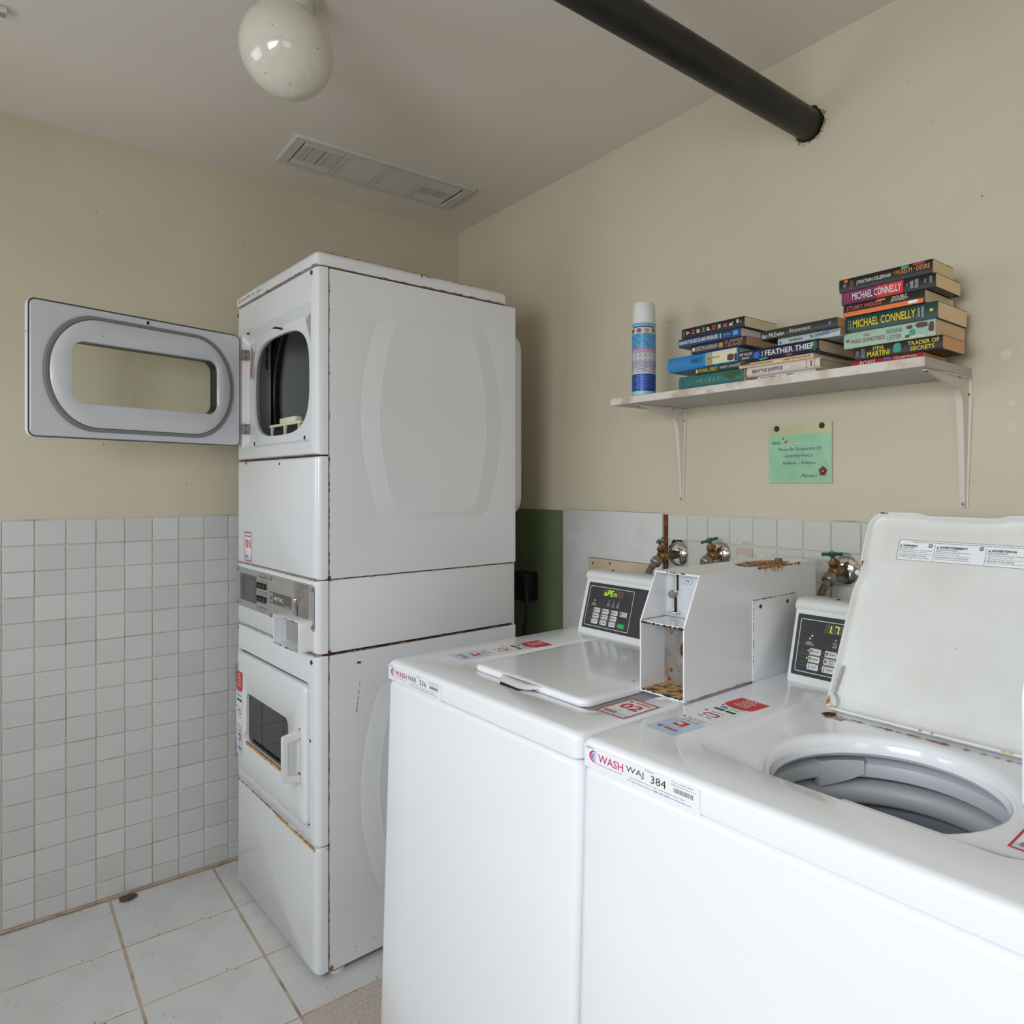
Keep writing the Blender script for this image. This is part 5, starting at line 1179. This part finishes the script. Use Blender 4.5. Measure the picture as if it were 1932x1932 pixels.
# left stack
book('thick teal hardback with green tree print, bottom of left stack on the shelf', G1, 1.472, 1.676, zz, 1.6155, yL, 0.150, (48, 108, 104), [('A', .30, .335, .5, .14, mint_i, 90), ('COURT', .36, .39, .5, .34, mint_i, 90), ('OF', .43, .455, .5, .14, mint_i, 90), ('WINGS', .49, .52, .5, .36, mint_i, 90), ('AND', .56, .585, .5, .24, mint_i, 90), ('RUIN', .63, .655, .5, .28, mint_i, 90), ('MAAS', .05, .09, .5, .40, green_d, 90)], bulge=0.004, spots=((green_d, .72, .45, .78, .9), (green_d, .78, .3, .90, .92), (green_d, .90, .5, .96, .85)))
book('thin dark green paperback with yellow lettering under the blue hardback', G1, 1.527, 1.696, 1.6160, 1.6315, yL, 0.105, (34, 58, 44), [('FOWL PREY', .08, .44, .5, .62, yel), ('MARY DAHEIM', .48, .84, .55, .42, cream_i)], spots=((cream_i, .02, .2, .05, .8),))
book('blue and sand coloured hardback with dark lettering, jutting out furthest left', G1, 1.432, 1.662, 1.6323, 1.6695, yL, 0.160, (40, 128, 186), [('Mysterious', .09, .34, .52, .30, skyblue_ink, 0, 0, .3), ('WEST', .355, .53, .52, .34, navy_i), ('Jay Parini', .59, .76, .52, .14, brown_i, 0, 0, .2)], hard=True, bulge=0.006, spots=((sand_i, .56, .08, .66, .92, 1), (cream_i, .66, .08, .985, .92, 1), (gold, .58, .1, .66, .5), (brown_i, .86, .12, .95, .62), (navy_i, .955, .10, .985, .55, 1)))
book('dark purple paperback with worn gold lettering above the blue hardback', G1, 1.513, 1.683, 1.6702, 1.6920, yL + .002, 0.104, (44, 36, 66), [('KRISTIN HANNAH', .09, .50, .5, .52, cream_i), ('SUMMER', .64, .97, .70, .42, gold), ('ISLAND', .70, .94, .26, .30, gold)], page=(160, 134, 98), spots=((gold, .52, .2, .60, .8), (cream_i, .02, .25, .07, .75)))
book('navy blue island guide paperback second from top of left stack', G1, 1.471, 1.670, 1.6927, 1.7140, yL, 0.130, (22, 62, 104), [('HAWAII THE BIG ISLAND REVEALED', .02, .66, .5, .46, ik_w, 0, .02), ('Andrew Doughty', .74, .85, .5, .20, ik_w)], page=(196, 178, 176), spots=((skyblue_ink, .88, .2, .965, .8), (ik_w, .685, .25, .70, .75)))
book('black paperback with spaced white and coral spine letters, top of left stack', G1, 1.482, 1.680, 1.7147, 1.7395, yL, 0.135, (30, 28, 28), [('T', .09, .145, .5, .40, ik_w, 90, .02), ('H', .175, .23, .5, .40, coral, 90, .02), ('E', .26, .31, .5, .38, ik_w, 90, .02), ('P', .425, .48, .5, .34, ik_w, 90, .02), ('O', .51, .57, .5, .46, coral, 90, .02), ('W', .60, .66, .5, .46, ik_w, 90, .02), ('E', .69, .745, .5, .36, coral, 90, .02), ('R', .78, .84, .5, .36, ik_w, 90, .02), ('NAOMI', .355, .365, .5, .4, ik_w, 90), ('ALDERMAN', .375, .388, .5, .6, ik_w, 90)], spots=((ik_w, .89, .45, .915, .8), (grey_ink, .93, .4, .97, .6), (grey_ink, .03, .2, .05, .8)))
# middle stack
book('pale cream paperback lowest in the middle stack', G2, 1.716, 1.868, zz, 1.5895, yL + .004, 0.15, (206, 196, 178), [('MARA', .06, .20, .45, .4, navy_i), ('INGA', .22, .34, .45, .4, navy_i)], spots=((blue_ink, .52, .1, .64, .7),))
book('white hardback with bold black lettering over the cream paperback', G2, 1.689, 1.882, 1.5902, 1.6130, yL - .002, 0.135, (212, 200, 190), [('SEATTLE JUSTICE', .08, .52, .45, .42, navy_i, 0, .02, .15), ('BAYLEY', .62, .76, .45, .26, cream_i)], hard=True, page=(184, 164, 136), spots=((grey_ink, .825, .1, .832, .9), (darkred_ink, .88, .25, .90, .75), (grey_ink, .93, .1, .936, .9)))
book('thin tan paperback with small brown lettering under the dark hardback', G2, 1.665, 1.865, 1.6137, 1.6245, yL, 0.165, (214, 186, 148), [('TALES OF THE PEANUT BUTTER KID: BEGINNINGS', .05, .48, .5, .36, brown_i), ('LARRY WAYNE MILLER', .62, .97, .5, .42, brown_i)])
book('dark navy hardback with white capitals and green ends in middle stack', G2, 1.6645, 1.878, 1.6252, 1.6545, yL - .002, 0.16, (30, 32, 62), [('THE', .315, .335, .5, .46, ik_w, 90), ('FEATHER THIEF', .36, .95, .52, .42, ik_w, 0, .015), ('KIRK WALLACE', .02, .195, .70, .24, cream_i, 0, .01, .2), ('JOHNSON', .05, .155, .36, .24, cream_i, 0, .01, .2)], hard=True, page=(190, 168, 140), spots=((teal_i, .0, .02, .10, .16), (darkred_ink, .02, .02, .10, .18), (blue_ink, .205, .2, .29, .8), (darkred_ink, .62, .02, .70, .22), (green_d, .90, .1, .995, .9), (teal_i, .28, .04, .40, .2)))
book('pale blue paperback with landscape print under the topmost black one', G2, 1.766, 1.922, 1.6552, 1.6715, yL + .012, 0.11, (178, 192, 186), [('BARBARA', .20, .42, .5, .32, navy_i), ('BLUEPRINTS', .54, .84, .55, .36, navy_i)], page=(150, 120, 90), spots=((skyblue_ink, .72, .55, .98, .95), (gold, .80, .7, .95, .85), (blue_ink, .03, .2, .06, .6)))
book('slim charcoal paperback with white serif lettering, top of middle stack', G2, 1.727, 1.921, 1.6722, 1.6930, yL, 0.125, (42, 46, 42), [('Ian McEwan', .03, .33, .40, .48, ik_w), ('Atonement', .40, .68, .48, .44, cream_i)], page=(164, 134, 110), spots=((green_d, .0, .05, .30, .20), (grey_ink, .90, .3, .93, .7)))
# right stack
yR = -0.172
book('red paperback partly hidden by shelf edge, bottom of right stack', G3, 1.935, 2.088, zz, 1.5985, yR, 0.11, (150, 32, 38), [('BORIS', .14, .36, .62, .5, cream_i), ('Quantum', .62, .92, .72, .4, cream_i)], page=(190, 146, 96), spots=((blue_ink, .46, .7, .58, .95),))
book('black paperback with yellow lettering in two lines, second from bottom of right stack', G3, 1.944, 2.125, 1.5992, 1.6265, yR, 0.105, (30, 28, 26), [('STEVE', .225, .355, .74, .26, yel, 0, .015), ('MARTINI', .16, .42, .33, .42, yel, 0, .02), ('TRADER OF', .63, .97, .70, .30, yel, 0, .015), ('SECRETS', .66, .92, .30, .30, yel, 0, .015), ('NEW YORK', .085, .10, .5, .7, cream_i, 90), ('BESTSELLER', .11, .125, .5, .7, cream_i, 90)], page=(190, 150, 116), spots=((teal_i, .46, .15, .56, .9), (grey_ink, .02, .3, .05, .7)))
book('pale green paperback with seated figures print and red lettering', G3, 1.919, 2.112, 1.6272, 1.6600, yR, 0.14, (162, 190, 170), [('THE', .23, .30, .70, .17, darkred_ink), ('PARIS SEAMSTRESS', .09, .475, .40, .26, darkred_ink), ('NATASHA', .49, .66, .68, .28, grey_ink), ('LESTER', .50, .65, .30, .28, grey_ink)], page=(196, 170, 138), spots=((brown_i, .70, .62, .77, .86), (brown_i, .80, .58, .93, .95), (teal_i, .73, .2, .80, .6), (mint_i, .80, .18, .92, .58), (brown_i, .69, .12, .735, .30), (brown_i, .93, .25, .99, .9), (cream_i, .735, .05, .92, .18), (grey_ink, .03, .4, .07, .6)))
book('dark green paperback with big yellow lettering in the right stack', G3, 1.9235, 2.116, 1.6607, 1.6945, yR, 0.14, (22, 62, 58), [('MICHAEL CONNELLY', .09, .78, .50, .50, yel, 0, .015), ('THE LAW OF', .80, .825, .5, .55, ik_w, 90), ('INNOCENCE', .84, .865, .5, .62, ik_w, 90), ('NEW YORK TIMES', .03, .042, .5, .6, cream_i, 90), ('BESTSELLER', .055, .07, .5, .5, cream_i, 90)], page=(206, 184, 152), spots=((yel, .92, .45, .955, .6),))
dj = book('slanting black and orange paperback with red lettering in right stack', G3, 1.919, 2.092, 1.6952, 1.7222, yR - .002, 0.135, (34, 28, 26), [('STUART WOODS', .05, .50, .66, .30, coral, 0, .01, .15), ('DOUBLE', .62, .80, .80, .22, cream_i, 0, .01, .25), ('JEOPARDY', .60, .82, .57, .22, cream_i, 0, .01, .25)], page=(206, 188, 160), bulge=0.002, spots=((orange_ink, .0, .02, .985, .36), (label_white, .80, .10, .93, .34), (gold, .42, .78, .55, .92)))
book('black and magenta paperback with big white lettering, second from top right', G3, 1.914, 2.112, 1.7229, 1.7505, yR, 0.118, (28, 28, 32), [('MICHAEL CONNELLY', .125, .66, .52, .56, ik_w, 0, .01), ('THE', .715, .725, .5, .22, ik_w, 90), ('DARK', .75, .785, .5, .52, ik_w, 90), ('HOURS', .80, .835, .5, .60, ik_w, 90), ('NEW YORK TIMES', .04, .052, .5, .7, orange_ink, 90), ('BESTSELLER', .07, .085, .5, .6, orange_ink, 90)], page=(204, 182, 150), spots=((mat('plum_ink', (120, 28, 84), 0.5), .0, .03, .40, .97), (red_ink, .40, .03, .68, .97), (grey_ink, .89, .4, .91, .7), (grey_ink, .94, .3, .97, .8)))
book('black paperback with white and gold lettering and teal splashes, top of right stack', G3, 1.908, 2.106, 1.7512, 1.7790, yR, 0.10, (30, 24, 26), [('JONATHAN KELLERMAN', .205, .58, .48, .36, ik_w, 0, .005), ('THE', .60, .63, .62, .12, gold), ('MUSEUM', .635, .80, .56, .34, gold, 0, .015), ('OF', .815, .835, .58, .14, gold), ('DESIRE', .845, .98, .56, .34, gold, 0, .015), ('BESTSELLING', .13, .145, .5, .6, gold, 90), ('AUTHOR', .155, .17, .5, .5, gold, 90)], page=(200, 180, 148), spots=((teal_i, .68, .74, .77, .97), (darkred_ink, .80, .78, .93, .97), (orange_ink, .06, .72, .10, .9), (grey_ink, .05, .35, .085, .6)))

# ------------------------------------------------------------------ spray can at the left end of the shelf
sc_ = thing('spray_can', 'blue and white aerosol spray can with white cap at left end of shelf', 'spray can', (1.326, -0.186, STOP))
R = 0.0332; d_ = (0, 0, 1)
can_blue = mat('can_blue_speckle', (66, 140, 186), 0.3, metal=0.2, col2=(96, 164, 206), nscale=170, nlo=0.45, nhi=0.55)
can_navy = mat('can_navy', (38, 66, 150), 0.3, metal=0.2); can_mint = mat('can_mint', (130, 206, 202), 0.3); can_pink = mat('can_pink', (176, 132, 168), 0.3); can_lab = mat('can_label', (212, 206, 198), 0.35, col2=(206, 200, 194), nscale=30); can_rim = mat('can_ring', (86, 176, 206), 0.3, metal=0.3)
lathe('can_body', can_lab, sc_, [(0, 0.0004), (0.030, 0.0004), (R, 0.004), (R, 0.200), (R - 0.001, 0.2035), (0.030, 0.2045)], (0, 0, 0), d_, 40)
rp = R + 0.0002
for nm_, m_, a, b in (('mint_band', can_mint, 0.0045, 0.0125), ('navy_band', can_navy, 0.0125, 0.060), ('pink_band', can_pink, 0.123, 0.131), ('blue_band', can_blue, 0.131, 0.172)): lathe(nm_, m_, sc_, [(rp, a), (rp, b)], (0, 0, 0), d_, 40)
lathe('rim', can_rim, sc_, [(R - 0.0003, 0.195), (R + 0.0012, 0.196), (R + 0.0012, 0.1985), (R - 0.0003, 0.200)], (0, 0, 0), d_, 40)
capL = []
for k, (rd, h) in enumerate(((0.0322, 0.2005), (0.0320, 0.212), (0.0312, 0.235), (0.0300, 0.256), (0.0285, 0.259), (0.026, 0.2595))):
    lp = []
    for q in range(40):
        a = 2 * PI * q / 40; x, y = rd * math.cos(a), rd * math.sin(a)
        if h > 0.226: 
            lim = 0.0165 - (0.002 if h > 0.25 else 0); s_ = -x * 0.70 - y * 0.0 - y * -0.60
            if s_ > lim: f = lim / s_; x *= f; y *= f
        lp.append((x, y, h))
    capL.append(lp)
loft('cap', plastic_w, sc_, capL, False, True, 45)
box('nozzle', plastic_w, sc_, -0.029, -0.012, 0.004, 0.021, 0.222, 0.252, 0.003, 2)
# print wrapped round the can
def wrap_rect(bms, m, a0, a1, z0, z1, r=None):
    bm = bms.setdefault(m.name, bmesh.new()); n = max(1, int((a1 - a0) / 6)); P_ = []
    for k in range(n + 1):
        a = math.radians(a0 + (a1 - a0) * k / n); rr_ = r or R + 0.0005; P_.append((bm.verts.new((rr_ * math.cos(a), rr_ * math.sin(a), z0)), bm.verts.new((rr_ * math.cos(a), rr_ * math.sin(a), z1))))
    for p, q in zip(P_, P_[1:]): bm.faces.new((p[0], q[0], q[1], p[1]))
bms = {}; r_ = random.Random(11); va = -50
lav = mat('lavender_print', (132, 130, 176), 0.5)
for row in range(2):
    for q in range(8):
        a0 = va - 92 + q * 24
        for ln_ in range(4): wrap_rect(bms, lav, a0, a0 + r_.uniform(10, 18), 0.1135 - row * 0.0135 - ln_ * 0.0026, 0.1148 - row * 0.0135 - ln_ * 0.0026)
wrap_rect(bms, lav, -150, 60, 0.1185, 0.1210)
for q in range(11):
    a0 = va - 90
    while a0 < va + 85: b_ = a0 + r_.uniform(14, 50); wrap_rect(bms, lav, a0, min(b_, va + 90), 0.0925 - q * 0.0029, 0.0942 - q * 0.0029); a0 = b_ + r_.uniform(2, 5) * (1 if q < 6 else 5)
for q in range(9):
    a0 = va - 60
    wrap_rect(bms, skyblue_ink, a0 + r_.uniform(0, 30), va + r_.uniform(20, 85), 0.055 - q * 0.0042, 0.0558 - q * 0.0042)
wrap_rect(bms, blue_ink, va - 60, va + 60, 0.1880, 0.1925)
for q, m_ in enumerate((brown_i, darkred_ink, gold, grey_ink)):
    bm = bms.setdefault(m_.name, bmesh.new()); ac = va - 58 + q * 38
    vs_ = []
    for k in range(16):
        t = 2 * PI * k / 16; a = math.radians(ac + 12 * math.cos(t)); vs_.append(bm.verts.new(((R + 0.0005) * math.cos(a), (R + 0.0005) * math.sin(a), 0.1800 + 0.0058 * math.sin(t))))
    bm.faces.new(vs_)
for mn, bm in bms.items(): finish('label_print', bm, MATS[mn], sc_, None, normals=False)

# small lint clump by the wall
lt = thing('lint_clump', 'small reddish brown lint clump on floor against tiled wall', 'lint', (0.045, -1.245, 0.0))
bm = bmesh.new(); r_ = random.Random(3)
bmesh.ops.create_icosphere(bm, subdivisions=2, radius=1.0)
for v in bm.verts: f = 0.7 + 0.6 * r_.random(); v.co = Vector((v.co.x * 0.016 * f, v.co.y * 0.024 * f, 0.006 + v.co.z * 0.0058 * f))
finish('clump', bm, mat('lint', (92, 68, 64), 1.0), lt, 60)
